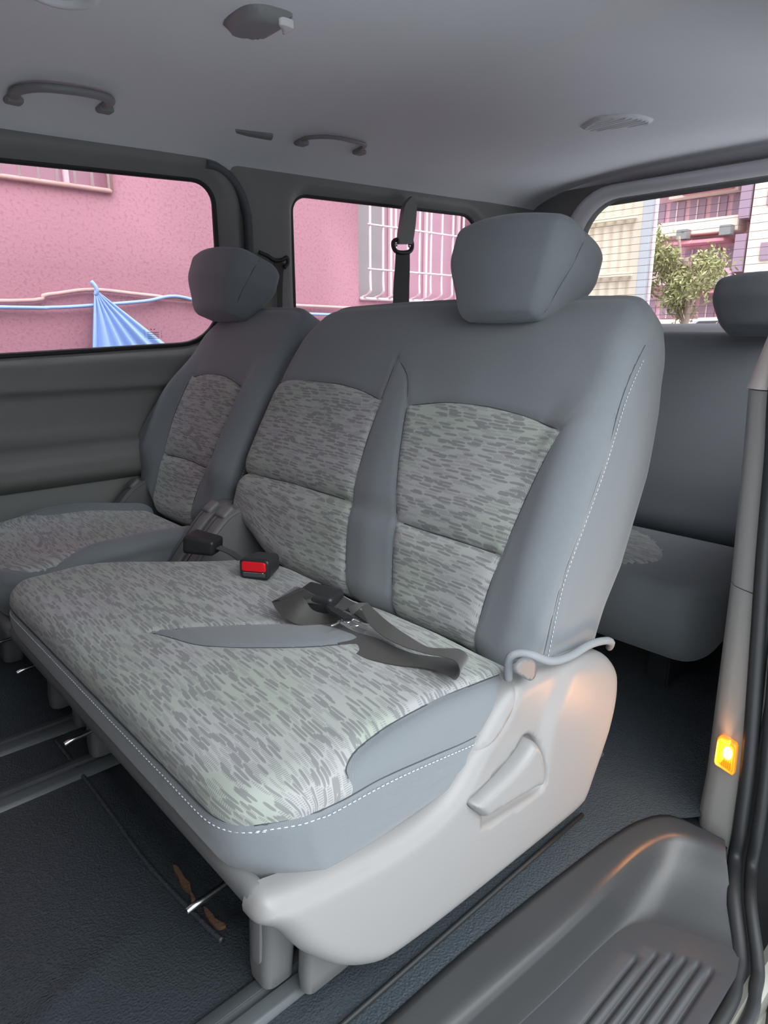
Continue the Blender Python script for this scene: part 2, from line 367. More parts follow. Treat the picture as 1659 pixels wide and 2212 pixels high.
def sheet(name, outline, holes, cell, fn, mat, parent=None, extra=(), rim=None, kind=None, sharp=None, keep=None):
    """a surface over a 2D outline (with holes) meshed finely and lifted by fn(P2)->P3; rim = vector to extrude the border"""
    loops = [np.asarray(outline, float)]+[np.asarray(h, float) for h in holes]
    pts = []; edges = []
    for lp in loops:
        o = len(pts); pts += [tuple(p) for p in lp]; edges += [(o+i, o+(i+1) % len(lp)) for i in range(len(lp))]
    for lp in extra:
        o = len(pts); pts += [tuple(p) for p in lp]; edges += [(o+i, o+i+1) for i in range(len(lp)-1)]
    lo = loops[0].min(0); hi = loops[0].max(0)
    gx, gy = np.meshgrid(np.arange(lo[0]+cell*0.5, hi[0], cell), np.arange(lo[1]+cell*0.5, hi[1], cell)); G = np.stack([gx.ravel(), gy.ravel()], 1)
    G = G[inside(G, loops[0])]
    for lp in loops:
        d, _ = segdist(G, lp, True); G = G[d > cell*0.45]
    for lp in loops[1:]: G = G[~inside(G, lp)]
    for lp in extra:
        d, _ = segdist(G, np.asarray(lp), False); G = G[d > cell*0.4]
    pts += [tuple(p) for p in G]
    v, e, f, *_ = delaunay_2d_cdt([Vector(p) for p in pts], edges, [], 0, 1e-7)
    v = np.array([tuple(p) for p in v]); f = np.array([list(q) for q in f if len(q) == 3]); c = v[f].mean(1)
    ok = inside(c, loops[0])
    for lp in loops[1:]: ok &= ~inside(c, lp)
    if keep is not None: ok &= keep(c)
    f = f[ok]; used, inv = np.unique(f, return_inverse=True); f = inv.reshape(f.shape); v = v[used]; X = np.asarray(fn(v), float)
    F = [list(t) for t in f]
    if rim is not None:
        cnt = {}
        for t in f:
            for i in range(3): a, b = t[i], t[(i+1) % 3]; cnt[(a, b)] = cnt.get((a, b), 0)+1
        bd = [k for k in cnt if (k[1], k[0]) not in cnt]; bv = sorted({i for k in bd for i in k}); mp = {b: len(X)+i for i, b in enumerate(bv)}
        X = np.concatenate([X, X[bv]+np.asarray(rim)])
        for a, b in bd: F.append([b, a, mp[a], mp[b]])
    uv = np.array([X[i][[1, 2]] if i >= len(v) else v[i] for t in F for i in t])+3.0
    return mk(name, X, F, mat, parent, uv=uv, kind=kind, sharp=sharp)
def extrude(name, poly, ax, a, b, mat, parent=None, bev=0.004, segs=2, kind=None, sharp=35):
    """solid made by extruding a polygon (other two axes in order) from a to b along ax, bevelled"""
    bm = bmesh.new(); oi = [(1, 2), (0, 2), (0, 1)][ax]; vs = []
    org = np.array(parent_origin(parent)) if parent is not None else np.zeros(3)
    for p in poly:
        q = np.zeros(3); q[oi[0]], q[oi[1]] = p; q[ax] = a; vs.append(bm.verts.new(q-org))
    f = bm.faces.new(vs); r = bmesh.ops.extrude_face_region(bm, geom=[f]); d = np.zeros(3); d[ax] = b-a
    bmesh.ops.translate(bm, verts=[x for x in r['geom'] if isinstance(x, bmesh.types.BMVert)], vec=d)
    bmesh.ops.recalc_face_normals(bm, faces=bm.faces)
    if bev: bmesh.ops.bevel(bm, geom=[e for e in bm.edges if e.calc_face_angle(0) > 0.5], offset=bev, segments=segs, affect='EDGES', clamp_overlap=True)
    me = bpy.data.meshes.new(name); bm.to_mesh(me); bm.free(); me.materials.append(M[mat])
    me.polygons.foreach_set('use_smooth', [True]*len(me.polygons)); me.set_sharp_from_angle(angle=math.radians(sharp))
    o = bpy.data.objects.new(name, me); COL.objects.link(o)
    if parent is not None: o.parent = parent
    if kind: o['kind'] = kind
    return o
def boxo(name, lo, hi, mat, parent=None, bev=0.004, kind=None):
    return extrude(name, [(lo[0], lo[1]), (hi[0], lo[1]), (hi[0], hi[1]), (lo[0], hi[1])], 2, lo[2], hi[2], mat, parent, bev, kind=kind)
def rblock(name, c, h, r, cell, mat, parent=None, rot=None, fm=None):
    P, W, n, F, FA = rbox(h, r, cell)
    if fm: W = fm(W)
    if rot is not None: W = W@np.array(rot).T
    return mk(name, W+np.array(c), F, mat, parent, uv=np.repeat(np.zeros((1, 2)), F.size, 0))
def loft(name, rings, mat, parent=None, closed=True, caps=True, kind=None, sharp=None):
    n = len(rings[0]); V = np.concatenate(rings); F = []
    for i in range(len(rings)-1):
        for k in range(n if closed else n-1): F.append([i*n+k, i*n+(k+1) % n, (i+1)*n+(k+1) % n, (i+1)*n+k])
    if caps and closed: F += [list(range(n))[::-1], list(range(len(V)-n, len(V)))]
    return mk(name, V, F, mat, parent, kind=kind, sharp=sharp)
def rrect(y0, y1, z0, z1, r, n=8):
    r = [r]*4 if isinstance(r, (int, float)) else r; out = []
    for (cx, cy, a0, rr) in ((y1-r[0], z0+r[0], -90, r[0]), (y1-r[1], z1-r[1], 0, r[1]), (y0+r[2], z1-r[2], 90, r[2]), (y0+r[3], z0+r[3], 180, r[3])):
        for k in range(n+1): a = math.radians(a0+90*k/n); out.append((cx+rr*math.cos(a), cy+rr*math.sin(a)))
    return np.array(out)
def px2(pts, ax, val): 
    oi = [(1, 2), (0, 2), (0, 1)][ax]; return np.array([U(u, v, ax, val)[list(oi)] for u, v in pts])

# ------------------------------------------------------------------ van shell
XL, XR, YF, YR = -2.33, -0.30, -1.0, 3.20
ZB = 1.46
def ceil_z(x, y):
    t = np.clip(np.abs((x+1.29)/1.02), 0, 1)
    z = 1.466+0.132*(1-t**3.2)**0.55+0.030*(y-0.6)*(y < 2.8)+0.066*(y >= 2.8)
    return z+0.020*sst(y, 2.6, 3.25)*(1-0.5*t**2)
def ceil_fn(P): return np.stack([P[:, 0], P[:, 1], ceil_z(P[:, 0], P[:, 1])], 1)
o = sheet('ceiling', [(-2.315, YF), (-0.275, YF), (-0.275, 3.24), (-2.315, 3.24)], [], 0.035, ceil_fn, 'head', kind='structure', rim=(0, 0, 0.06))
tagp(o, 'grey cloth headliner curving down over the side and rear windows')
# outer roof skin so that no light leaks in
boxo('trim_1', (-2.5, YF-0.1, 1.72), (-0.1, 3.4, 1.75), 'paint', kind='structure')['label'] = 'silver roof panel above the headliner'

# left wall with two windows
W1 = rrect(-0.55, 1.325, 0.0, 1.0, [0.135, 0.085, 0.08, 0.10]); 
def w1map(P):      # window 1 edges drift upwards slightly towards the rear
    y = P[:, 0]; zb = 0.872+0.040*(y-0.5)*0.95; zt = 1.428+0.055*(y-0.6)*0.9
    return np.stack([y, zb+(zt-zb)*P[:, 1]], 1)
def roundwin(y0, y1, zb, zt, r):
    Q = rrect(y0, y1, 0.9, 1.5, r); z = Q[:, 1]; y = Q[:, 0]; t = (z-0.9)/0.6
    return np.stack([y, zb(y)*(1-t)+zt(y)*t], 1)
zb1 = lambda y: 0.876+0.044*(y-0.57); zt1 = lambda y: 1.432+0.050*(y-0.64)
WIN1 = roundwin(-0.55, 1.325, zb1, zt1, [0.17, 0.085, 0.08, 0.10])
zb2 = lambda y: 0.93+0*y; zt2 = lambda y: 1.468+0.034*(y-1.69)
WIN2 = roundwin(1.655, 2.79, zb2, zt2, [0.12, 0.13, 0.075, 0.06])
ctr = np.array([[-0.55, 0.87]])
def wall_x(z): return interp(z, [-0.1, 0.30, 0.455, 0.472, 0.50, 0.55, 0.592, 0.612, 0.64, 0.745, 0.758, 0.766, 0.775, 0.86, 1.2, 1.5],
                             [-2.30, -2.31, -2.30, -2.255, -2.225, -2.222, -2.245, -2.285, -2.30, -2.302, -2.296, -2.283, -2.281, -2.290, -2.29, -2.285])
def wall_fn(P):
    d1, _ = segdist(P, WIN1, True); d2, _ = segdist(P, WIN2, True)
    x = wall_x(P[:, 1])
    z = P[:, 1]
    up = sst(z, 0.80, 0.88)
    groove = -0.022*np.exp(-((d1-0.098)/0.016)**2)*sst(z, 1.0, 1.15)+0.012*np.exp(-((d1-0.055)/0.03)**2)*up
    x = x+groove-0.030*np.exp(-(d1/0.022)**2)-0.030*np.exp(-(d2/0.020)**2)
    return np.stack([x, P[:, 0], P[:, 1]], 1)
o = sheet('wall_left', [(YF, -0.02), (YR, -0.02), (YR, 1.57), (YF, 1.57)], [WIN1, WIN2], 0.017, wall_fn, 'wallp', kind='structure', extra=[np.array([(y_, z_) for y_ in np.arange(YF+0.01, YR, 0.03)]) for z_ in (0.455, 0.463, 0.472, 0.485, 0.50, 0.525, 0.55, 0.57, 0.592, 0.602, 0.612, 0.626, 0.745, 0.752, 0.758, 0.766, 0.775)])
tagp(o, 'grey plastic side trim with armrest ledge below the left windows')
# lower panel in paler plastic, set back below the armrest
o = sheet('trim_2', [(YF, 0.0), (2.2, 0.0), (2.2, 0.462), (YF, 0.455)], [], 0.06, lambda P: np.stack([np.full(len(P), -2.292), P[:, 0], P[:, 1]], 1), 'walll', kind='structure')
tagp(o, 'pale greenish grey panel under the armrest')
def window(idx, poly, lab):
    root = mk('window_%d' % idx, [(-2.352, y, z) for y, z in poly], [list(range(len(poly)))], 'glass', smooth=False, kind='structure'); root['label'] = lab
    P = np.array([(-2.325, y, z) for y, z in poly]); tube('gasket', P, 0.011, 'gasket', root, closed=True, ns=8)
    return root
w1 = window(1, WIN1, 'large left side window in front, bottom right corner beside the single seat')
w2 = window(2, WIN2, 'smaller left side window behind the pillar, crossed by a seat belt')
# surround of window 1: dark band outside the frame
P = np.array([(y, z) for y, z in roundwin(-0.68, 1.435, lambda y: zb1(y)-0.1, lambda y: zt1(y)+0.042, [0.2, 0.16, 0.12, 0.14])])
P = P[(P[:, 1] > 0.95)]; P = P[(P[:, 0] > -0.4)]; P = np.array(sorted(P.tolist(), key=lambda q: math.atan2(q[1]-1.15, q[0]-0.4)))
tube('trim_3', [(wall_x(z)+0.004, y, z) for y, z in cr(P, n=2)], 0.014, 'frame', flat=1.6, ns=10, kind='structure')['label'] = 'dark moulded band around the front left window'

# small maker's mark and lettering low in the window corner
V = []; F = []
def gq(y0, y1, z0, z1):
    o = len(V); V.extend([(-2.3495, y0, z0), (-2.3495, y1, z0), (-2.3495, y1, z1), (-2.3495, y0, z1)]); F.append([o, o+1, o+2, o+3])
gy, gz = U(330, 715, 0, -2.35)[1:]
for r_ in range(4):
    y = gy-0.020
    while y < gy+0.022:
        w = 0.0012+0.0028*rng.random(); gq(y, y+w, gz-0.006-r_*0.0065, gz-0.0035-r_*0.0065); y += w+0.0009
for s_ in (-1, 1):
    for k in range(5): gq(gy+s_*0.031-0.0022+0.001*(k % 2), gy+s_*0.031+0.0022, gz+0.001-k*0.0055, gz+0.0022-k*0.0055)
for s_ in (-1, 1):                                    # a little winged mark on top
    o_ = len(V); V.extend([(-2.3495, gy+s_*0.001, gz+0.004), (-2.3495, gy+s_*0.009, gz+0.009), (-2.3495, gy+s_*0.007, gz+0.003), (-2.3495, gy+s_*0.004, gz+0.0045)]); F.append([o_, o_+1, o_+2, o_+3])
mk('printed_mark', V, F, 'gasket', w1, smooth=False)

# rear wall (tailgate trim) with window 3
WIN3 = rrect(-1.985, -0.62, 0.985, 1.565, [0.12, 0.16, 0.20, 0.10])
t_ = (WIN3[:, 1]-0.985)/0.61; WIN3[:, 1] += 0.0
def rear_fn(P):
    d, _ = segdist(P, WIN3, True)
    y = YR-0.02*np.exp(-((d-0.045)/0.02)**2)+0.035*np.exp(-(d/0.015)**2)
    return np.stack([P[:, 0], y, P[:, 1]], 1)
o = sheet('wall_rear', [(-2.37, -0.02), (-0.28, -0.02), (-0.28, 1.64), (-2.37, 1.64)], [WIN3], 0.03, rear_fn, 'wallp', kind='structure')
tagp(o, 'grey tailgate trim around the rear window')
w3 = mk('window_3', [(x, YR+0.045, z) for x, z in WIN3], [list(range(len(WIN3)))], 'glass', smooth=False, kind='structure'); w3['label'] = 'rear window crossed by thin heating wires'
rwf = roundwin(-2.09, -0.52, lambda x: 0.90+0*x, lambda x: 1.655+0*x, [0.14, 0.2, 0.24, 0.12])
hdr = rrect(-2.075, -0.53, 0.90, 1.625, [0.14, 0.2, 0.25, 0.12])
n3 = len(WIN3)
rings = [np.array([(x, YR-0.015, z) for x, z in WIN3]), np.array([(x*0.5+a*0.5, YR-0.06, z*0.5+b*0.5) for (x, z), (a, b) in zip(WIN3, hdr)]), np.array([(x, YR-0.035, z) for x, z in hdr]), np.array([(x, YR+0.02, z) for x, z in hdr])]
o = loft('trim_4', rings, 'head', caps=False, kind='structure'); o['label'] = 'grey moulding around the rear window'
V = []; F = []
for k in range(17):
    z = 1.03+k*0.033; xs = np.linspace(-1.97, -0.63, 40); zz = z+0.006*np.sin((xs+1.3)*2)
    for s in (0,):
        P = [(x, YR+0.042, q) for x, q in zip(xs, zz)]; o_ = len(V)
        for (x, y, q) in P: V += [(x, y, q-0.0009), (x, y, q+0.0009), (x, y-0.002, q)]
        for i in range(len(P)-1):
            for a, b in ((0, 1), (1, 2), (2, 0)): F.append([o_+3*i+a, o_+3*i+b, o_+3*i+3+b, o_+3*i+3+a])
mk('heating_wires', V, F, 'heat', w3, smooth=False)

# floor mat
def floor_fn(P):
    x, y = P[:, 0], P[:, 1]
    z = 0.0025*np.sin(7*x+2*y)*np.sin(5*y-1.3*x)*sst(-x, 0.6, 0.9)
    z += -0.006*np.exp(-((y-0.395)/0.006)**2)*sst(-x, 0.78, 0.86)*sst(x, -1.75, -1.6)
    z += 0.006*np.exp(-((x+0.43*y+0.78+0.03*np.sin(9*y))/0.022)**2)*sst(-y, -0.38, -0.2)*sst(y, -0.2, 0.1)
    z -= 0.004*np.exp(-((np.hypot(x+0.86, y-0.52)-0.14)/0.01)**2)*sst(y, 0.36, 0.42)
    z -= 0.02*sst(y, 0.41, 0.44)*sst(-x, 0.82, 0.88)*sst(x, -1.62, -1.5)*sst(-y, -1.05, -0.9)
    return np.stack([x, y, z], 1)
mat_edge = np.array([(-0.535, YF), (-0.535, 0.55), (-0.525, 0.80), (-0.508, 1.042), (-0.492, 1.14), (-0.462, 1.20), (-0.425, 1.235), (-0.40, 1.30), (-0.385, 1.5), (-0.385, YR)])
me_s = np.concatenate([mat_edge[:2], cr(mat_edge[1:], n=6)[1:]])
o = sheet('floor', np.concatenate([[(-2.32, YF)], me_s, [(-2.32, YR)]]), [], 0.022, floor_fn, 'matrub', kind='structure')
tagp(o, 'black leather-grained rubber floor mat')
boxo('trim_5', (-2.4, YF, -0.12), (-0.56, YR, -0.04), 'rubber', kind='structure')['label'] = 'floor pan under the mat'

boxo('trim_29', (-0.60, 1.19, -0.12), (-0.350, YR, -0.022), 'rubber', kind='structure')['label'] = 'floor edge behind the pillar'
def rail(name, x, y0, y1, w=0.050, lab=''):
    s = w/0.05
    pr = [(-0.036, -0.003), (-0.032, 0.006), (-0.024, 0.011), (-0.006, 0.011), (-0.004, 0.002), (0.004, 0.002), (0.006, 0.011), (0.024, 0.011), (0.032, 0.006), (0.036, -0.003)]
    pr = [(x+a*s, z) for a, z in pr]
    o = extrude(name, pr, 1, y0, y1, 'railrub', None, 0.0015, kind='structure'); o['label'] = lab; return o
# extrude along y uses (x, z) polygon
rail('trim_6', -0.685, YF, 1.30, 0.05, 'grooved rubber rail strip under the bench seat, nearest the door')
rail('trim_7', -1.425, YF, 1.30, 0.055, 'grooved rubber rail strip under the inner end of the bench')
rail('trim_8', -1.63, YF, 1.30, 0.05, 'grooved rubber rail strip under the single seat')
# long rubber bead between mat and bench cover
tube('trim_9', [(-0.574, y, 0.004) for y in np.linspace(YF, 1.08, 12)], 0.0045, 'rubber', kind='structure')['label'] = 'thin black bead along the bench cover'

# sill and step well
rim = cr(px2([(700, 2485), (1000, 2212), (1200, 2031), (1320, 1915), (1393, 1848), (1450, 1820), (1500, 1825), (1568, 1850)], 2, -0.01), n=6)
tre = cr(px2([(700, 2650), (1000, 2330), (1200, 2140), (1290, 2052), (1345, 2006), (1390, 1992), (1440, 2000), (1600, 2055)], 2, -0.085), n=6)
medge = cr(np.array([(-0.540, 0.10), (-0.538, 0.58), (-0.528, 0.80), (-0.515, 0.97), (-0.506, 1.06), (-0.488, 1.155), (-0.448, 1.215), (-0.352, 1.222)]), n=6)
rim[:, 0] = np.minimum(rim[:, 0], -0.33)
def ring(P, z): return np.concatenate([P, np.full((len(P), 1), z)], 1)
rings = [ring(medge, -0.012), ring(medge, 0.002), ring(medge*0.8+rim*0.2, 0.004), ring(medge*0.35+rim*0.65, 0.0), ring(medge*0.12+rim*0.88, -0.003), ring(rim, -0.010), ring(rim*0.88+tre*0.12, -0.020),
         ring(rim*0.75+tre*0.25, -0.036), ring(rim*0.5+tre*0.5, -0.058), ring(rim*0.2+tre*0.8, -0.076), ring(rim*0.07+tre*0.93, -0.083), ring(tre, -0.085), ring(tre+(np.array([[-0.2, 0.6]])-tre)*0.03, -0.088)]
for r_ in rings[:]: pass
o = loft('trim_10', rings, 'sill', closed=False, kind='structure'); o['label'] = 'curved black plastic edge of the door step'
# extend it forwards
f0 = [r_[0] for r_ in rings]; f1 = [np.array([p[0], YF, p[2]]) for p in f0]
o = loft('trim_11', [np.array(f0), np.array(f1)], 'sill', closed=False, kind='structure'); o['label'] = 'black plastic step edge continuing forwards'
# tread with ribs
tpoly = np.concatenate([tre[:-1]+0.0, px2([(1600, 2055), (1590, 2110), (1530, 2212)], 2, -0.085), [(-0.262, 0.6), (-0.262, YF), (tre[0][0], YF)]])
ribs = []
for (a, b) in [((1375, 2070), (1240, 2212)), ((1420, 2060), (1268, 2212)), ((1452, 2063), (1310, 2212)), ((1482, 2070), (1350, 2212)), ((1512, 2080), (1390, 2212)), ((1540, 2095), (1432, 2212))]:
    p = U(*a, 2, -0.088); ribs.append((p[0], p[1]))
def tread_fn(P):
    z = np.full(len(P), -0.085)
    for k, (x, y) in enumerate(ribs):
        g = np.exp(-((P[:, 0]-x)/0.0035)**2)*sst(-(P[:, 1]-y), 0.0, 0.015)
        z -= 0.006*g; z += 0.003*np.exp(-((P[:, 0]-x-0.009)/0.005)**2)*sst(-(P[:, 1]-y), 0.0, 0.03)
    return np.stack([P[:, 0], P[:, 1], z], 1)
ex = []
for x, y in ribs:
    for dx in (-0.006, -0.003, 0, 0.003, 0.006, 0.010): ex.append(np.stack([np.full(40, x+dx), np.linspace(y+0.004, 0.45, 40)], 1))
o = sheet('trim_12', tpoly, [], 0.02, tread_fn, 'ribbed', extra=ex, kind='structure'); o['label'] = 'door step tread with long grooves'

# black seals and body edge beside the step
seal = np.array([(-0.30, 1.235, 1.5), (-0.345, 1.235, 1.15)]+[U(*p, 1, 1.235) for p in [(1690, 760), (1668, 1000), (1650, 1200), (1636, 1400), (1618, 1640), (1600, 1780), (1588, 1850)]]+[U(*p, 2, z) for p, z in [((1584, 1930), -0.05), ((1596, 2050), -0.09), ((1590, 2110), -0.10), ((1545, 2225), -0.10)]]+[(-0.262, 0.5, -0.10), (-0.262, YF, -0.10)])
tube('trim_13', cr(seal, n=8), 0.013, 'rubber', ns=12, kind='structure')['label'] = 'black rubber door seal running down the pillar and along the step'
s2 = seal+np.array([0.030, 0.0, 0.0]); tube('trim_14', cr(s2, n=8), 0.011, 'rubber', ns=12, kind='structure')['label'] = 'second black rubber seal outside the first'
o = extrude('trim_15', [(-0.335, -0.6), (-0.02, -0.6), (-0.02, 1.6), (-0.335, 1.6)], 1, 1.27, 1.31, 'rubber', None, 0.003, kind='structure'); o['label'] = 'black door jamb behind the seals'
o = loft('trim_16', [np.array([(-0.235, y, -0.10), (-0.222, y, -0.094), (-0.205, y, -0.11), (-0.20, y, -0.17), (-0.14, y, -0.18), (-0.13, y, -0.3), (-0.24, y, -0.3)]) for y in (YF, 0.3, 0.7, 1.0, 1.15, 1.26)], 'paint', kind='structure', sharp=40); o['label'] = 'silver painted door sill outside the seal'
tube('trim_17', cr([(-0.17, -0.5, -0.165), (-0.17, 0.5, -0.165), (-0.175, 0.95, -0.16), (-0.21, 1.12, -0.12), (-0.235, 1.2, 0.0), (-0.24, 1.23, 0.3)], n=8), 0.010, 'blackp', kind='structure')['label'] = 'glossy black slide rail beside the door sill'

# door-side pillar (trim pieces) and the side wall behind it
def psec(z, grow=0.0):
    xl = interp(z, [-0.1, 0.1, 0.5, 0.76, 0.855, 0.96, 1.4], [-0.432, -0.424, -0.430, -0.441, -0.446, -0.418, -0.34])-grow
    xr = interp(z, [-0.1, 0.15, 0.6, 1.4], [-0.345, -0.349, -0.372, -0.30])
    return np.array([(xl-0.005, 1.75, z), (xl-0.006, 1.42, z), (xl, 1.32, z), (xl+0.006, 1.277, z), (xl+0.02, 1.257, z), (xl+0.04, 1.247-grow, z), (xr, 1.240-grow, z), (xr+0.006, 1.25, z), (xr+0.008, 1.30, z), (xr+0.008, 1.75, z)])
o = loft('trim_18', [psec(z) for z in np.linspace(-0.06, 0.498, 12)], 'pillar', kind='structure', sharp=60); o['label'] = 'lower grey pillar trim holding the amber lamp'
o = loft('trim_19', [psec(z) for z in np.linspace(0.5, 0.853, 9)], 'pillar', kind='structure', sharp=60); o['label'] = 'middle grey pillar trim'
o = loft('trim_20', [psec(z, 0.004) for z in np.linspace(0.855, 1.5, 12)], 'cream', kind='structure', sharp=60); o['label'] = 'pale upper pillar trim at the right edge'
WIN4 = rrect(1.40, 2.95, 0.82, 1.50, [0.10, 0.10, 0.08, 0.06])
o = sheet('wall_right', [(1.32, -0.05), (YR+0.02, -0.05), (YR+0.02, 1.60), (1.32, 1.60)], [WIN4], 0.08, lambda P: np.stack([np.full(len(P), -0.34), P[:, 0], P[:, 1]], 1), 'wallp', kind='structure', rim=(0.05, 0, 0)); o['label'] = 'door-side wall behind the pillar'
w4 = mk('window_4', [(-0.315, y, z) for y, z in WIN4], [list(range(len(WIN4)))], 'glass', smooth=False, kind='structure'); w4['label'] = 'door-side rear window'
# door header, front pillar and lower front bodywork
boxo('trim_21', (-0.33, YF, 1.50), (-0.20, 1.35, 1.66), 'blackp', kind='structure')['label'] = 'door header rail'
boxo('trim_22', (-0.36, -0.30, -0.3), (-0.20, -0.06, 1.6), 'pillar', kind='structure')['label'] = 'front door pillar'
boxo('trim_23', (-2.3, -0.62, 0.0), (-0.2, -0.55, 1.5), 'rubber', kind='structure')['label'] = 'added unseen partition that blocks light from the front'  # not a part of the van; added to keep the cabin front dark
boxo('trim_28', (-0.30, YF, -0.3), (-0.24, -0.30, 0.9), 'paint', kind='structure')['label'] = 'front door lower panel'
o = extrude('trim_24', [(-2.4, YR+0.06), (-0.2, YR+0.06), (-0.2, YR+0.10), (-2.4, YR+0.10)], 2, -0.3, 0.97, 'paint', None, 0, kind='structure'); o['label'] = 'outer tailgate skin'
o = extrude('trim_25', [(-2.42, YF), (-2.36, YF), (-2.36, YR), (-2.42, YR)], 2, -0.3, 0.85, 'paint', None, 0, kind='structure'); o['label'] = 'outer left body side'

tube('trim_30', cr([U(*p, 2, 0.002) for p in [(120, 1600), (140, 1625), (230, 1745), (320, 1868), (430, 1985), (480, 2032)]], n=6), 0.005, 'matrub', kind='structure')['label'] = 'raised lip in the rubber mat in front of the seats'
# rust-brown torn edges in the floor mat
for i, pts in enumerate([[(372, 1868), (384, 1872), (398, 1893), (410, 1908), (416, 1930), (421, 1940), (414, 1942), (408, 1926), (396, 1915), (384, 1893)], [(440, 1958), (452, 1965), (462, 1978), (474, 1990), (487, 1996), (478, 2002), (464, 1998), (450, 1984), (443, 1970)]]):
    q = px2(pts, 2, 0.004); q = cr(q, True, 3); q += rng.normal(0, 0.0006, q.shape)
    o = extrude('trim_%d' % (26+i), q, 2, -0.004, 0.004, 'rust', None, 0, kind='structure'); o['label'] = ['rust brown torn strip in the mat behind the steel lever', 'rust brown torn strip in the mat before the steel lever'][i]
bx = cr([(-1.00, 0.60, 0.002), (-0.99, 0.50, 0.002), (-0.96, 0.44, 0.002), (-0.90, 0.405, 0.002), (-0.84, 0.40, 0.002)], n=6)
# ------------------------------------------------------------------ seats
U0 = np.array([0.4955, 0.8686]); 
TH = ([-0.05, 0.05, 0.117, 0.27, 0.46, 0.584, 0.666, 0.71, 0.80], [0.26, 0.29, 0.305, 0.325, 0.295, 0.245, 0.175, 0.13, 0.10])
def back_map(xc, B0, taper, hb, mir=1.0, H=0.745, hx=0.525):
    """canonical (x, y in [-.15,.15], z centred) -> van coordinates; U0 leans the back"""
    def f(V):
        x = V[:, 0]; h = V[:, 2]+H/2; d0 = V[:, 1]+0.15
        hbot = hb(x); htop = taper(x)
        h2 = h+hbot*(1-sst(h, 0.0, 0.22))+(htop-H)*sst(h, 0.30, H)
        T = interp(h2, *TH); d = np.where(d0 < 0.08, d0, 0.08+(d0-0.08)*(T-0.08)/0.22)
        side = 0.03*sst(h2, 0.45, 0.74)+0.0*h2                     # slight narrowing towards the top
        xx = x*(1-side*0.6/hx)
        xx = xx-np.sign(x)*0.025*sst(d, 0.09, 0.30)*sst(np.abs(x), hx-0.16, hx)   # rear corners tuck in
        d = d+0.018*sst(0.20-h2, 0, 0.20)                     # bottom edge curls under
        d = d+0.03*sst(h2, 0.62, 0.76)
        return np.stack([xc+xx, B0[0]+U0[0]*h2+U0[1]*d, B0[1]+U0[1]*h2-U0[0]*d], 1)
    return f
H = 0.745
def zc(h): return h-H/2
def P2(pts, n=6, closed=False): return cr(np.array([(x, zc(h)) for x, h in pts]), closed, n)
def joinpoly(*segs): return np.concatenate([s[:-1] for s in segs])
def shoulder(hx, rc, top):
    def f(x):
        e = np.clip((np.abs(x)-(hx-rc))/rc, 0, 1); return top-rc*(1-np.sqrt(np.clip(1-e**2.2, 0, 1)))*0.85-0.012*(x/hx)**2
    return f

def make_back(root, xc, B0, hx, regions, seams, hb, cell, bulge, names=('backrest',), rc=0.085, stitch=None, cells=None):
    f = back_map(xc, B0, shoulder(hx, rc, 0.775), hb, hx=hx)
    pad = Pad((hx, 0.15, H/2), (0.055, 0.055, 0.05), cell, regions, seams, f, bulge)
    ob = pad.build('backrest', 'plain', root); return pad, ob

# ---- bench backrest
Rtop = P2([(0.038, 0.445), (0.14, 0.462), (0.265, 0.462), (0.37, 0.450), (0.452, 0.428)])
Rright = P2([(0.452, 0.428), (0.428, 0.32), (0.412, 0.187), (0.404, 0.08), (0.400, -0.01)])
Rmid = P2([(0.412, 0.187), (0.27, 0.190), (0.126, 0.194)])
Rleft = P2([(0.126, 0.194), (0.085, 0.30), (0.055, 0.39), (0.038, 0.445)])
Rlow = P2([(0.400, -0.01), (0.19, -0.01)], 2); Rll = P2([(0.19, -0.01), (0.165, 0.08), (0.126, 0.194)])
RR1 = P2([(0.452, 0.428), (0.428, 0.32), (0.412, 0.187)]); RR2 = P2([(0.412, 0.187), (0.404, 0.08), (0.400, -0.01)])
up_R = joinpoly(Rtop, RR1, Rmid, np.r_[Rleft, Rleft[-1:]]); lo_R = joinpoly(Rmid[::-1], RR2, Rlow, np.r_[Rll, Rll[-1:]])
Ltop = P2([(-0.535, 0.478), (-0.40, 0.485), (-0.25, 0.482), (-0.14, 0.470), (-0.052, 0.449)])
LR1 = P2([(-0.052, 0.449), (-0.045, 0.33), (-0.028, 0.207)]); Lmid = P2([(-0.028, 0.207), (-0.28, 0.213), (-0.535, 0.205)])
Ledge1 = P2([(-0.535, 0.205), (-0.535, 0.478)], 2); Ledge2 = P2([(-0.535, -0.02), (-0.535, 0.205)], 2)
LR2 = P2([(-0.028, 0.207), (0.01, 0.09), (0.050, -0.02)]); Llow = P2([(0.05, -0.02), (-0.535, -0.02)], 2)
up_L = joinpoly(Ltop, LR1, Lmid, np.r_[Ledge1, Ledge1[-1:]]); lo_L = joinpoly(Lmid[::-1], LR2, Llow, np.r_[Ledge2, Ledge2[-1:]])
apex = P2([(-0.066, 0.555), (0.0, 0.51), (0.038, 0.445)]); apex2 = P2([(-0.066, 0.555), (-0.058, 0.50), (-0.052, 0.449)]); apex3 = P2([(-0.066, 0.555), (-0.062, 0.64), (-0.060, 0.71)])
bolt = P2([(0.452, 0.428), (0.478, 0.475), (0.512, 0.50)])
sideseam = np.array([(y-0.15, zc(h)) for y, h in [(0.055, -0.05), (0.045, 0.05), (0.036, 0.14), (0.028, 0.22), (0.024, 0.40), (0.030, 0.54), (0.042, 0.62), (0.060, 0.70)]])
sideseam = cr(sideseam, n=6)
bench = empty('bench_seat', (-1.10, 0.75, 0.0), 'wide two-place bench seat in grey fabric beside the open door', 'seat')
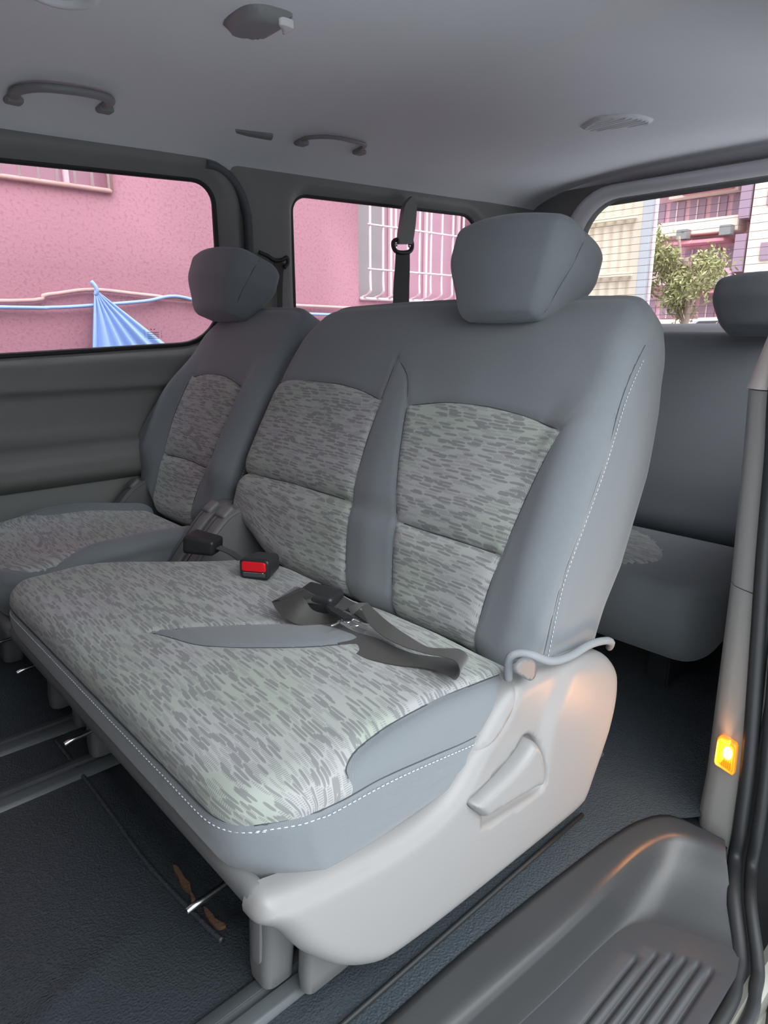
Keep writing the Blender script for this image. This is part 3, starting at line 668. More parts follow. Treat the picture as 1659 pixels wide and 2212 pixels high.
def bench_bulge(W, n):
    x = W[:, 0]; h = W[:, 2]+H/2; fr = sst(-n[:, 1], 0.2, 0.7)
    b = 0.030*sst(x, 0.40, 0.49)*sst(h, -0.15, 0.35)*(1-sst(h, 0.40, 0.55))           # door side bolster
    b += 0.012*np.exp(-((x-interp(h, [0, 0.19, 0.45], [0.115, 0.045, -0.01]))/0.06)**2)*(1-sst(h, 0.42, 0.56))
    b += 0.010*np.sin(np.pi*np.clip(h/0.75, 0, 1))-0.008*np.exp(-((h-0.20)/0.03)**2)*fr*(1-sst(x, 0.37, 0.43))
    b -= 0.012*sst(h, 0.52, 0.75)
    return b*fr+0.0007*np.sin(31*x+17*h)*fr+0.008*sst(n[:, 0], 0.4, 0.9)*sst(-h, -0.20, -0.02)
nm = 'fabric_insert'
bp, bo = make_back(bench, -1.125, (0.865, 0.39), 0.525,
    [(nm, 1, -1, up_R, 0.007, 0.02, 'streak'), (nm, 1, -1, lo_R, 0.007, 0.02, 'streak'), (nm, 1, -1, up_L, 0.007, 0.02, 'streak'), (nm, 1, -1, lo_L, 0.007, 0.02, 'streak')],
    [(1, -1, apex, (0.003, 0.005)), (1, -1, apex2, (0.003, 0.005)), (1, -1, apex3, (0.0012, 0.004)), (1, -1, bolt, (0.002, 0.005)), (0, 1, sideseam, (0.004, 0.006))],
    lambda x: 0.03-0.03*sst(x, -0.4, -0.2)+0.055*sst(-x, 0.30, 0.52)*0.9-0.035*sst(x, 0.36, 0.52), 0.0065, bench_bulge)
for k, ob_ in bo.items():
    if k >= 0: ob_['label'] = 'streaked pattern fabric panel'
st = bp.at(0, 1, sideseam[6:-3]+np.array([0.008, 0]), 0.0014); stitches('stitching', cr(st[::3], n=4), 'thread', bo[-1])
for nm_, ln, ax_ in (('seam', apex, 1), ('seam', apex2, 1), ('seam', Rtop, 1), ('seam', Ltop, 1), ('seam', RR1, 1), ('seam', RR2, 1), ('seam', Rleft, 1), ('seam', Rll, 1), ('seam', LR1, 1), ('seam', LR2, 1), ('seam', Rmid, 1), ('seam', Lmid, 1), ('seam', bolt, 1)):
    tube(nm_, bp.at(1, -1, ln, -0.0006)[1:-1], 0.0013, 'seam', bo[-1], ns=6)
tube('seam', bp.at(0, 1, sideseam[3:-2], -0.0004), 0.0013, 'seam', bo[-1], ns=6)

# ---- cushions
def cush_map(xc, yc, zc_, hx, hy, hz, left, right, frontcurve=0.02, sag=0.0):
    """x narrowing towards the rear given by left(t), right(t); t=0 front .. 1 rear"""
    def f(V):
        t = np.clip((V[:, 1]+hy)/(2*hy), 0, 1); x = V[:, 0]
        xl = -hx+left(t); xr = hx-right(t); xx = xl+(x+hx)/(2*hx)*(xr-xl)
        e = np.clip((np.abs(xx)-(hx-0.10))/0.10, 0, 1)
        y = V[:, 1]+frontcurve*(1-t)**2*(e**2.4)*2.2
        y = y+0.035*sst(-V[:, 2], -0.02, hz)*(1-t)**3
        z = V[:, 2]-0.010*(1-t)*0+0.012*np.sin(np.pi*np.clip(t*1.1-0.1, 0, 1))*0.5-0.018*sst(t, 0.6, 1.0)
        return np.stack([xc+xx, yc+y, zc_+z], 1)
    return f
hx, hy, hz = 0.52, 0.285, 0.092
CX, CY, CZ = -1.105, 0.605, 0.320
def c2(pts, n=6): return cr(np.array([(x*1.019-CX, y*1.019-CY) for x, y in pts]), n=n)
rear_y = hy
wu = c2([(-1.108, 0.450), (-1.060, 0.546), (-1.010, 0.641), (-0.975, 0.695), (-0.945, 0.722)])
wl = c2([(-1.108, 0.450), (-1.055, 0.464), (-1.008, 0.480), (-0.950, 0.520), (-0.888, 0.595), (-0.862, 0.655), (-0.855, 0.700), (-0.885, 0.722)])
wedge = np.concatenate([wl, wu[::-1][:-1]])
bi = np.array([(0.517, -0.165), (0.508, -0.150), (0.498, -0.11), (0.491, -0.05), (0.488, 0.0), (0.487, 0.10), (0.488, 0.20), (0.490, 0.275)]); bi = cr(bi, n=5)
# patterned top: everything inside the border seam minus the door-side bolster and the wedge
topout = np.concatenate([bi[::-1], [(0.60, -0.165), (0.60, -0.40), (-0.60, -0.40), (-0.60, 0.30), (0.49, 0.30)]])
crL = c2([(-1.099, 0.455), (-1.14, 0.40), (-1.17, 0.355), (-1.19, 0.335)]); crM = np.array([(-0.50, -0.10), (-0.34, -0.07), (-0.18, -0.04), (0.0, -0.11), (0.15, -0.10)]); crM = cr(crM, n=5)
sseam = np.array([(-0.285, 0.046), (-0.24, 0.046), (-0.2, 0.040), (-0.1, 0.034), (0.0, 0.022), (0.1, 0.010), (0.2, 0.012), (0.28, 0.03)]); sseam = cr(sseam, n=6)
fseam = np.array([(-0.515, 0.046), (-0.3, 0.046), (0.0, 0.046), (0.3, 0.046), (0.515, 0.046)]); fseam = cr(fseam, n=6)
fseam_all = fseam; pleat = np.array([(0.30, 0.044), (0.302, 0.0), (0.306, -0.06)])
def cush_bulge(W, n):
    up = sst(n[:, 2], 0.2, 0.7); x = W[:, 0]; y = W[:, 1]
    b = 0.006*np.cos(np.clip((x+0.27)/0.25, -1, 1)*np.pi/2)+0.006*np.cos(np.clip((x-0.22)/0.24, -1, 1)*np.pi/2)
    b = b*up; sd = sst(n[:, 0], 0.4, 0.8); z = W[:, 2]
    b += sd*(0.006*np.sin(z*2*np.pi/0.030+y*9)*sst(-z, -0.015, 0.02)*sst(y, -0.15, 0.1)*0.35+0.004)
    b += 0.0012*np.sin(23*x+9*y)*np.sin(19*y-7*x)*up
    return b
def bench_over(c):
    zs = np.where(c[:, 1] < -0.235, 0.046, np.interp(c[:, 1], sseam[:, 0], sseam[:, 1]))
    return inside(c[:, :2], topout) & (c[:, 2] > zs)
cp = Pad((hx, hy, hz), (0.055, 0.045, 0.055), 0.0065,
    [('fabric_insert', 2, 1, topout, 0.002, 0.02, 'streak'), ('fabric_wedge', 2, 1, wedge, 0.003, 0.02, 'plain')],
    [(0, 1, sseam, (0.004, 0.006)), (1, -1, fseam, (0.005, 0.007)), (1, -1, pleat, (0.002, 0.004)), (2, 1, crL, (0.002, 0.006)), (2, 1, crM, (0.0025, 0.007))],
    cush_map(CX, CY, CZ, hx, hy, hz, lambda t: 0.19*sst(t, 0.25, 0.80), lambda t: 0.01*sst(t, 0.6, 1), 0.030), cush_bulge, over=lambda c: bench_over(c))
co = cp.build('cushion', 'plain', bench)
co[0]['label'] = 'streaked pattern fabric top'; co[1]['label'] = 'plain wedge-shaped fabric strip'
st = cp.at(0, 1, sseam[1:-4]+np.array([0, -0.008]), 0.0014); stitches('stitching', cr(st[::3], n=4), 'thread', co[-1])
fs_ = np.stack([np.linspace(-0.50, 0.50, 90), np.full(90, 0.037)], 1)
st = cp.at(1, -1, fs_, 0.0018); stitches('stitching', st, 'thread', co[-1])
for ln in (wu, wl, bi): tube('seam', cp.at(2, 1, ln, -0.0004)[1:-2], 0.0013, 'seam', co[-1], ns=6)
tube('seam', cp.at(0, 1, sseam[1:-4], -0.0004), 0.0013, 'seam', co[-1], ns=6)
tube('seam', cp.at(1, -1, fs_+np.array([0, 0.009]), 0.0004), 0.0013, 'seam', co[-1], ns=6)

# ---- head restraint
def head_rest(name, root, c, w=0.150, hh=0.102, dd=0.088, cell=0.006, lean=0.36, posts=True):
    fs = cr(np.array([(-0.030, -hh*1.0), (-0.036, -hh*0.5), (-0.030, 0), (-0.016, hh*0.6), (0.004, hh*0.97)]), n=6)
    def fm(V):
        x, y, z = V.T; t = (z+hh)/(2*hh)
        s = 0.76+0.24*sst(t, 0.0, 0.60)-0.02*sst(t, 0.8, 1.0); x = x*s
        dpt = 0.62+0.38*sst(t, 0.05, 0.6); y = np.where(y > 0, y*dpt*1.1, y*dpt)+0.018*(1-t)*0
        y = y+0.014*(x/w)**2                                        # face wraps backwards at the sides
        z = z-0.008*(np.abs(x)/w)**2.5*sst(t, 0.5, 1)+0.0
        z = z-0.008*np.cos(np.clip(x/w, -1, 1)*np.pi/2)*(1-t)
        cl, sl_ = math.cos(lean), math.sin(lean)
        return np.stack([c[0]+x, c[1]+y*cl+z*sl_, c[2]+z*cl-y*sl_], 1)
    pad = Pad((w, dd, hh), (0.034, 0.05, 0.036), cell, [], [(0, 1, fs, (0.003, 0.005)), (0, -1, fs, (0.003, 0.005))], fm, lambda W, n: 0.010*sst(-n[:, 1], 0.3, 0.9)*np.cos(np.clip(W[:, 0]/w, -1, 1)*np.pi/2))
    ob = pad.build('headrest', 'plain', root)[-1]
    for s_ in (1, -1): tube('seam', pad.at(0, s_, fs[2:-2], -0.0004), 0.0012, 'seam', ob, ns=6)
    for s_ in (1, -1) if posts else ():
        b = np.array([c[0]+s_*0.055, c[1]+0.01, c[2]-0.11]); tube('post', [b+np.array([0, 0.06, 0.10]), b, b-np.array([0, 0.02, 0.03])], 0.006, 'chrome', ob, ns=8)
    return pad
HRC = (-0.930, 1.250, 1.068)
head_rest('headrest', bench, HRC)

# ---- side cover facing the door, with recess and handle
cov = np.array([(.340, .292), (.38, .287), (.43, .277), (.52, .262), (.60, .258), (.66, .268), (.70, .292), (.735, .325), (.775, .358), (.82, .385), (.87, .398), (.96, .392), (1.04, .378), (1.105, .355), (1.145, .325), (1.168, .29), (1.173, .237), (1.16, .18), (1.143, .143), (1.11, .085), (1.085, .045), (1.055, .03), (.95, .03), (.716, .038), (.6, .045), (.53, .055), (.492, .073), (.455, .10), (.427, .128), (.39, .175), (.358, .230), (.328, .262)])
cov = cr(cov, True, 4)
XC = -0.562
hd = px2([(1018, 1740), (1042, 1717), (1070, 1692), (1105, 1660), (1130, 1632), (1150, 1603), (1164, 1612), (1172, 1640), (1173, 1672), (1165, 1695), (1148, 1703), (1095, 1735), (1048, 1763), (1040, 1762)], 0, XC+0.006)
rec = px2([(1008, 1738), (1038, 1708), (1075, 1678), (1108, 1648), (1132, 1615), (1146, 1592), (1168, 1598), (1180, 1640), (1182, 1685), (1168, 1712), (1120, 1745), (1050, 1788), (1040, 1780), (1040, 1762)], 0, XC)
recs = cr(rec, True, 4); hds = cr(hd, True, 4)
grv = cr(px2([(1142, 1468), (1132, 1505), (1110, 1560), (1080, 1602), (1036, 1640)], 0, XC), n=8)
but = cr(px2([(1120, 1437), (1133, 1424), (1150, 1424), (1158, 1440), (1154, 1462), (1143, 1470), (1130, 1462), (1116, 1452)], 0, XC), True, 4)
rdg = cr(px2([(1255, 1392), (1235, 1440), (1212, 1500), (1190, 1560), (1180, 1620), (1176, 1660)], 0, XC), n=8)
RR = 0.030
def cov_fn(P):
    d, _ = segdist(P, cov, True)
    e = np.clip(d/RR, 0, 1); x = XC-RR*(1-np.sqrt(np.clip(1-(1-e)**2, 0, 1)))
    dr, _ = segdist(P, recs, True); ins = inside(P, recs); x = x-np.where(ins, 0.014*sst(dr, 0.0, 0.006), 0)
    dg, _ = segdist(P, grv, False); x = x-0.003*np.exp(-(dg/0.0022)**2)
    db, _ = segdist(P, but, True); x = x-0.002*np.exp(-(db/0.002)**2)
    dd_, q = segdist(P, rdg, False); x = x-0.012*sst(q[:, 0]-P[:, 0], -0.025, 0.02)*np.exp(-(dd_/0.16)**4)*sst(P[:, 1], 0.16, 0.26)
    y = P[:, 0]; x = x-0.004*sst(-y, -0.42, -0.32)
    return np.stack([x, P[:, 0], P[:, 1]], 1)
def offs(poly, k):
    T = np.roll(poly, -1, 0)-np.roll(poly, 1, 0); T /= np.linalg.norm(T, axis=1)[:, None]; nrm = np.stack([-T[:, 1], T[:, 0]], 1)
    s = 1 if inside(poly+nrm*1e-3, poly).mean() > 0.5 else -1; return poly+nrm*k*s
ext = [np.vstack([offs(cov, k), offs(cov, k)[:1]]) for k in (0.0008, 0.003, 0.0065, 0.012, 0.020)]+[np.vstack([recs, recs[:1]]), np.vstack([offs(recs, 0.003), offs(recs, 0.003)[:1]]), np.vstack([offs(recs, 0.006), offs(recs, 0.006)[:1]]), grv, grv+[0.0016, 0.001], grv-[0.0016, 0.001], grv+[0.004, 0.002], grv-[0.004, 0.002]]
sc_ = sheet('side_cover', cov, [], 0.009, cov_fn, 'cover', bench, extra=ext, rim=(-0.014, 0, 0)); sc_['label'] = 'light grey plastic side cover'
def lev_fn(P):
    d, _ = segdist(P, hds, True); e = np.clip(d/0.012, 0, 1)
    return np.stack([XC-0.006+0.022*np.sqrt(np.clip(1-(1-e)**2, 0, 1)), P[:, 0], P[:, 1]], 1)
lv = sheet('recline_lever', hds, [], 0.006, lev_fn, 'cover', bench, extra=[np.vstack([offs(hds, k), offs(hds, k)[:1]]) for k in (0.0006, 0.002, 0.005, 0.009)], rim=(-0.012, 0, 0)); lv['label'] = 'curved light grey reclining handle'
bt = sheet('hinge_cap', but, [], 0.005, lambda P: np.stack([XC+0.0015+0*P[:, 0], P[:, 0], P[:, 1]], 1), 'cover_d', bench, rim=(-0.008, 0, 0)); bt['label'] = 'small rounded grey cap on the hinge'
# felt piping along the bottom edge of the backrest side
pp = cr([U(*p, 0, xv) for p, xv in [((1098, 1468), -0.60), ((1100, 1425), -0.592), ((1118, 1413), -0.583), ((1150, 1416), -0.570), ((1190, 1428), -0.566), ((1230, 1418), -0.568), ((1275, 1392), -0.575), ((1308, 1384), -0.580), ((1320, 1388), -0.590), ((1316, 1398), -0.605)]], n=8)
tube('piping', pp, 0.0075, 'piping', bo[-1], ns=10)
# front rail and feet
def bar(name, x0, x1, y, z, mat, parent, ry=0.014, rz=0.019):
    return rblock(name, ((x0+x1)/2, y, z), ((x1-x0)/2, ry, rz), (0.01, ry*0.98, rz*0.7), 0.012, mat, parent)
bar('front_rail', -1.63, -0.592, 0.345, 0.276, 'cover_d', bench)
mk('seat_pan', *(lambda b: (b[1]+np.array([-1.11, 0.64, 0.250]), b[3]))(rbox((0.50, 0.27, 0.035), 0.02, 0.05)), 'blackp', bench)
def foot(root, x0, x1, y, z0, ztop, mat='cover_d', L=0.055, inset=True):
    rg = []
    for z, g, dy in ((z0, -0.006, 0.004), (z0+0.006, -0.001, 0.0), (z0+0.03, 0.0, 0.0), (z0+0.09, 0.001, 0.006), (ztop-0.03, 0.004, 0.012), (ztop, 0.004, 0.014)):
        rg.append(np.array([(a, b, z) for a, b in rrect(x0-g, x1+g, y-g+dy, y+L+g+dy, min(0.016, (x1-x0)*0.42), 5)]))
    f_ = loft('foot', rg, mat, root, sharp=50)
    if inset:
        w = (x1-x0)*0.26; xm = (x0+x1)/2; q = rrect(xm-w, xm+w, z0+0.045, z0+0.155, w*0.8, 5)
        fy = lambda b: y+interp(b, [z0+0.03, z0+0.09, ztop-0.03], [0, 0.005, 0.008])
        c_ = loft('foot_cap', [np.array([(a, fy(b)+0.002, b) for a, b in q]), np.array([(a, fy(b)-0.0018, b) for a, b in q]), np.array([(xm+(a-xm)*0.9, fy(b)-0.0028, b) for a, b in q])], 'cover_d', f_, sharp=60)
    return f_
foot(bench, -0.730, -0.674, 0.392, 0.012, 0.245)
foot(bench, -0.660, -0.628, 0.432, 0.012, 0.20, L=0.09, inset=False)
foot(bench, -1.46, -1.41, 0.415, 0.012, 0.25, inset=False); foot(bench, -1.60, -1.56, 0.43, 0.012, 0.25, inset=False)
foot(bench, -0.745, -0.62, 1.0, 0.0, 0.25, inset=False); foot(bench, -1.47, -1.40, 1.0, 0.0, 0.25, inset=False)
def lever_bar(root, a, z, back=0.25):
    p = U(*a, 2, z); tube('slide_lever', cr([p+np.array([-0.002, -0.016, -0.006]), p+np.array([0, 0.004, 0.0]), p+np.array([0, 0.05, 0.004]), p+np.array([0, back, 0.03])], n=5), 0.0055, 'chrome', root, ns=8)
lever_bar(bench, (424, 1952), 0.08)
lever_bar(bench, (155, 1598), 0.08)
# recliner housings at the inner end of the bench
def fin(root, x0, x1, dy=0.0, dz=0.0, lab=None, mat='cover_d'):
    pf = cr(np.array([(0.68, 0.27), (0.74, 0.33), (0.79, 0.385), (0.84, 0.44), (0.885, 0.475), (0.94, 0.485), (1.0, 0.46), (1.06, 0.38), (1.08, 0.25), (1.02, 0.12), (0.8, 0.12), (0.70, 0.2)])+np.array([dy, dz]), True, 3)
    f_ = extrude('recliner_housing', pf, 0, x0, x1, mat, root, 0.010, 3)
    xm = (x0+x1)/2; cvp = [(xm, y+dy, z+dz+0.001) for y, z in [(0.74, 0.335), (0.79, 0.392), (0.84, 0.447), (0.875, 0.473)]]
    tube('housing_groove', cr(cvp, n=6), 0.0014, 'seam', f_, ns=6)
    rblock('hinge_cap', (xm, 0.885+dy, 0.472+dz), ((x1-x0)*0.36, 0.022, 0.012), 0.008, 0.006, 'cover_d', f_, rot=[[1, 0, 0], [0, 0.8, -0.6], [0, 0.6, 0.8]])
    return f_
fin(bench, -1.625, -1.560)

# ---- single seat
SX = -1.965
single = empty('single_seat', (SX, 0.75, 0.0), 'single grey fabric seat with headrest under the front left window', 'seat')
sT = P2([(-0.170, 0.462), (-0.07, 0.478), (0.05, 0.472), (0.165, 0.445)]); sR1 = P2([(0.165, 0.445), (0.16, 0.32), (0.145, 0.187)])
sM = P2([(0.145, 0.187), (0.0, 0.197), (-0.150, 0.194)]); sL1 = P2([(-0.150, 0.194), (-0.17, 0.32), (-0.170, 0.462)])
sR2 = P2([(0.145, 0.187), (0.13, 0.08), (0.12, -0.01)]); sB = P2([(0.12, -0.01), (-0.13, -0.01)], 2); sL2 = P2([(-0.13, -0.01), (-0.135, 0.08), (-0.150, 0.194)])
s_up = joinpoly(sT, sR1, sM, np.r_[sL1, sL1[-1:]]); s_lo = joinpoly(sM[::-1], sR2, sB, np.r_[sL2, sL2[-1:]])
def single_bulge(W, n):
    x = W[:, 0]; h = W[:, 2]+H/2; fr = sst(-n[:, 1], 0.2, 0.7)
    b = 0.035*sst(np.abs(x), 0.15, 0.23)*sst(h, 0.05, 0.2)*(1-sst(h, 0.40, 0.58))+0.008*np.sin(np.pi*np.clip(h/0.75, 0, 1))-0.008*np.exp(-((h-0.20)/0.03)**2)*(1-sst(np.abs(x), 0.12, 0.16))
    sdb = 0.030*sst(-n[:, 0], 0.3, 0.8)*np.exp(-((h-0.22)/0.17)**2)
    return b*fr+sdb-0.012*sst(h, 0.52, 0.75)*fr
sp, sob = make_back(single, SX, (0.865, 0.39), 0.280, [('fabric_insert', 1, -1, s_up, 0.006, 0.02, 'streak'), ('fabric_insert', 1, -1, s_lo, 0.006, 0.02, 'streak')],
    [(0, 1, sideseam, (0.004, 0.006)), (0, -1, sideseam, (0.004, 0.006))], lambda x: 0.0+0.055*sst(np.abs(x), 0.08, 0.25), 0.0075, single_bulge, rc=0.12)
for k in (0, 1): sob[k]['label'] = 'streaked pattern fabric panel'
st = sp.at(0, 1, sideseam[6:-3]+np.array([0.008, 0]), 0.0014); stitches('stitching', cr(st[::3], n=4), 'thread', sob[-1])
for ln in (sT, sR1, sM, sL1, sR2, sL2): tube('seam', sp.at(1, -1, ln, -0.0006)[1:-1], 0.0013, 'seam', sob[-1], ns=6)
scx, scy = -1.925, 0.61
s_top = np.concatenate([cr(np.array([(0.185, 0.275), (0.190, 0.10), (0.195, -0.02), (0.225, -0.10), (0.245, -0.17)]), n=5), cr(np.array([(0.245, -0.17), (0.235, -0.24), (0.12, -0.262), (-0.12, -0.262), (-0.235, -0.24), (-0.245, -0.17), (-0.225, -0.10), (-0.195, -0.02), (-0.190, 0.10), (-0.185, 0.275)]), n=5)[1:]])
s_cr = cr(np.array([(-0.20, -0.10), (-0.1, -0.135), (0.0, -0.14), (0.1, -0.135), (0.20, -0.10)]), n=5)
scp = Pad((0.265, hy, 0.080), (0.05, 0.045, 0.050), 0.0075, [('fabric_insert', 2, 1, s_top, 0.0, 0.02, 'streak')], [(2, 1, s_cr, (0.003, 0.007)), (1, -1, np.array([(-0.26, 0.040), (0.26, 0.040)]), (0.003, 0.006))],
    cush_map(scx, scy, 0.326, 0.265, hy, 0.080, lambda t: 0.06*sst(t, 0.5, 1), lambda t: 0.06*sst(t, 0.5, 1), 0.03), lambda W, n: 0.022*sst(np.abs(W[:, 0]), 0.17, 0.24)*sst(n[:, 2], 0.2, 0.7)*sst(W[:, 1], -0.2, -0.02))
sco = scp.build('cushion', 'plain', single); sco[0]['label'] = 'streaked pattern fabric top'
st = scp.at(1, -1, np.stack([np.linspace(-0.24, 0.24, 20), np.full(20, 0.033)], 1), 0.0014); stitches('stitching', st, 'thread', sco[-1])
head_rest('headrest', single, (-2.105, 1.228, 1.098), w=0.158, hh=0.104, cell=0.008)
bar('front_rail', -2.18, -1.66, 0.346, 0.268, 'cover_d', single)
mk('seat_pan', *(lambda b: (b[1]+np.array([-1.92, 0.64, 0.250]), b[3]))(rbox((0.24, 0.27, 0.035), 0.02, 0.05)), 'blackp', single)
foot(single, -1.735, -1.685, 0.415, 0.012, 0.25, inset=False); foot(single, -2.14, -2.07, 0.40, 0.0, 0.25, inset=False); foot(single, -1.74, -1.67, 1.0, 0.0, 0.25, inset=False)
fin(single, -1.700, -1.640); fin(single, -2.235, -2.17, 0.0, -0.02)
lever_bar(single, (50, 1446), 0.08); lever_bar(single, (-5, 1388), 0.08)

# ---- third row bench
third = empty('rear_bench_seat', (-1.30, 1.95, 0.0), 'dark grey rear bench seat glimpsed behind the side of the front bench', 'seat')
TX, TY, TZ = -1.32, 1.20, -0.045
bpk = [(nm, 1, -1, up_R, 0.006, 0.02, 'streak'), (nm, 1, -1, up_L, 0.006, 0.02, 'streak'), (nm, 1, -1, lo_R, 0.006, 0.02, 'streak'), (nm, 1, -1, lo_L, 0.006, 0.02, 'streak')]
tmap = back_map(0, (0.86+TY, 0.39+TZ), shoulder(0.525, 0.10, 0.735), lambda x: 0.0*x, hx=0.525)
tp = Pad((0.525, 0.15, H/2), 0.055, 0.015, [], [], lambda V: tmap(V)*np.array([1.45, 1, 1])+np.array([TX, 0, 0]))
tob = tp.build('backrest', 'plain', third)
tins = np.array([(0.56, -0.10), (0.52, 0.0), (0.40, 0.12), (0.2, 0.2), (-0.6, 0.2), (-0.6, -0.215), (0.35, -0.225), (0.50, -0.19)]); tins = cr(tins, True, 5)
tcp = Pad((0.75, 0.27, 0.11), (0.06, 0.055, 0.06), 0.012, [('fabric_insert', 2, 1, tins, 0.004, 0.02, 'streak')], [], cush_map(TX, 1.83, 0.235, 0.75, 0.27, 0.11, lambda t: 0*t, lambda t: 0.02*t, 0.04))
tcp.build('cushion', 'plain', third)
head_rest('headrest', third, (-0.80, 2.36, 1.030), w=0.150, hh=0.082, cell=0.010, posts=False)
for i, (x, y) in enumerate(((-0.72, 1.80), (-1.95, 1.80), (-0.72, 2.1), (-1.95, 2.1))): extrude('leg', [(x-0.03, y-0.1), (x+0.03, y-0.1), (x+0.03, y+0.1), (x-0.03, y+0.1)], 2, 0.0, 0.15, 'blackp', third, 0.005)

# ------------------------------------------------------------------ belts and buckles
ZC = 0.415
def buckle(name, c, dirv, lab, red=True):
    """c = centre of the slot end, dirv = horizontal direction the slot looks towards"""
    d = np.array(dirv, float); d /= np.linalg.norm(d); s = np.cross(d, [0, 0, 1]); s /= np.linalg.norm(s); upv = np.cross(s, d)
    R_ = np.stack([s, d, upv], 1); root = empty(name, np.array(c)-np.array([0, 0, 0.016]), lab, 'seat belt buckle')
    def fm(V):
        t = (V[:, 1]+0.035)/0.07; k = 0.82+0.18*t; return np.stack([V[:, 0]*k, V[:, 1], V[:, 2]*k], 1)
    rblock('buckle_body', np.array(c)-d*0.038, (0.036, 0.040, 0.024), (0.011, 0.007, 0.011), 0.004, 'blackp', root, rot=R_, fm=fm)
    if red:
        rb = rblock('release_button', np.array(c)+upv*0.0065+d*0.0025, (0.029, 0.003, 0.0115), (0.007, 0.002, 0.005), 0.003, 'red', root, rot=R_); rb['label'] = 'red push button'
        rblock('slot', np.array(c)-upv*0.0125+d*0.0026, (0.027, 0.0015, 0.0050), 0.001, 0.003, 'seam', root, rot=R_)
        rblock('slot_edge', np.array(c)-upv*0.0066+d*0.0045, (0.024, 0.0012, 0.0010), 0.0005, 0.003, 'chrome', root, rot=R_)
    strap('stalk', [np.array(c)-d*0.06-s*0.012, np.array(c)-d*0.11-s*0.012-upv*0.01, np.array(c)-d*0.15-s*0.012-upv*0.03], [np.array(c)-d*0.06+s*0.012, np.array(c)-d*0.11+s*0.012-upv*0.01, np.array(c)-d*0.15+s*0.012-upv*0.03], 0.003, 'web', root)
    return root
cb = U(549, 1230, 2, 0.443); buckle('seat_belt_buckle', cb, (0.55, -0.83, 0.05), 'black seat belt buckle with a red button on the bench cushion')
cb = U(410, 1168, 2, 0.445); buckle('seat_belt_buckle', cb+np.array([0, 0, 0]), (-0.75, -0.5, 0.1), 'plain black buckle seen from behind beside the single seat', red=False)
cb = U(655, 1290, 2, 0.440); buckle('seat_belt_buckle', cb, (-0.9, -0.42, 0.0), 'black buckle half buried under the folded lap belt', red=False)

lap = empty('lap_belt', U(740, 1350, 2, 0.42), 'black lap belt webbing lying folded on the bench cushion', 'seat belt')
def S(name, left, right, zz, parent=lap):
    A = [U(*p, 2, z if np.isscalar(z) else z[0]) for p, z in zip(left, zz)]; B = [U(*p, 2, z if np.isscalar(z) else z[1]) for p, z in zip(right, zz)]
    return strap(name, A, B, 0.0014, 'web', parent)
# loop at the left: rises, folds and returns towards the tongue
S('webbing', [(587, 1300), (598, 1318), (618, 1336), (650, 1350), (700, 1347), (742, 1336)], [(640, 1267), (650, 1282), (662, 1300), (676, 1318), (705, 1326), (738, 1322)],
  [(0.455, 0.480), (0.448, 0.474), (0.438, 0.462), (0.428, 0.446), (0.426, 0.436), 0.434])
S('webbing', [(587, 1300), (600, 1296), (640, 1300), (690, 1306), (720, 1318)], [(640, 1267), (655, 1272), (680, 1285), (710, 1295), (740, 1305)], [(0.455, 0.480), (0.462, 0.482), (0.452, 0.462), 0.445, 0.438])
# long strap towards the door, doubling back on itself
S('webbing', [(679, 1349), (712, 1378), (749, 1401), (792, 1423), (857, 1437), (907, 1442), (944, 1450), (970, 1462), (983, 1468), (993, 1452), (985, 1430), (960, 1420), (920, 1412), (870, 1396), (830, 1376), (797, 1347), (780, 1312)],
  [(722, 1338), (742, 1352), (770, 1366), (814, 1379), (857, 1399), (901, 1414), (950, 1420), (990, 1424), (1009, 1428), (1009, 1415), (990, 1402), (955, 1401), (922, 1397), (882, 1374), (852, 1354), (822, 1330), (794, 1303)],
  [0.424, 0.424, 0.424, 0.424, 0.424, 0.424, 0.425, 0.430, 0.438, 0.456, 0.466, 0.466, 0.456, 0.446, 0.444, 0.450, 0.456])
S('webbing', [(780, 1312), (772, 1320), (760, 1330)], [(794, 1303), (775, 1303), (752, 1312)], [0.456, 0.452, 0.438])
S('webbing', [(690, 1278), (700, 1290), (715, 1305), (740, 1320)], [(705, 1274), (735, 1285), (757, 1298), (775, 1306)], [0.455, 0.446, 0.440, 0.436])
tg = extrude('tongue_cover', px2([(700, 1305), (722, 1310), (762, 1330), (758, 1338), (742, 1337), (712, 1320)], 2, 0.452), 2, 0.444, 0.452, 'blackp', lap, 0.002)
tube('tongue', cr([U(*p, 2, 0.446) for p in [(715, 1352), (728, 1347), (738, 1340), (752, 1345), (764, 1338), (778, 1345), (772, 1352), (756, 1350)]], n=6), 0.0022, 'chrome', lap, ns=8)

# shoulder belt in front of the second window
hb = empty('shoulder_belt', (-2.24, 2.28, 1.0), 'black shoulder belt hanging across the second left window from a slim holder', 'seat belt')
XB = -2.27
def PX(pts, x=XB): return [U(u, v, 0, x) for u, v in pts]
sl_, sr_ = PX([(884, 425), (868, 445), (862, 478), (858, 505), (856, 528)]), PX([(893, 440), (893, 450), (891, 480), (888, 505), (884, 528)])
pv = cr(np.array(sl_), n=4); pw = cr(np.array(sr_), n=4)
rings = [np.array([a+np.array([0.0, 0, 0]), a+np.array([0.022, 0, 0]), b+np.array([0.022, 0, 0]), b]) for a, b in zip(pv, pw)]
loft('belt_holder', rings, 'wallp', hb, sharp=60)
tube('guide_ring', cr(np.array(PX([(852, 520), (850, 532), (856, 543), (870, 546), (885, 543), (890, 532), (887, 520), (870, 517)])), True, 5), 0.010, 'blackp', hb, closed=True, ns=8)
for p in ((856, 529), (884, 531)): rblock('stud', U(*p, 0, XB+0.012), (0.007, 0.007, 0.007), 0.0065, 0.003, 'chrome', hb)
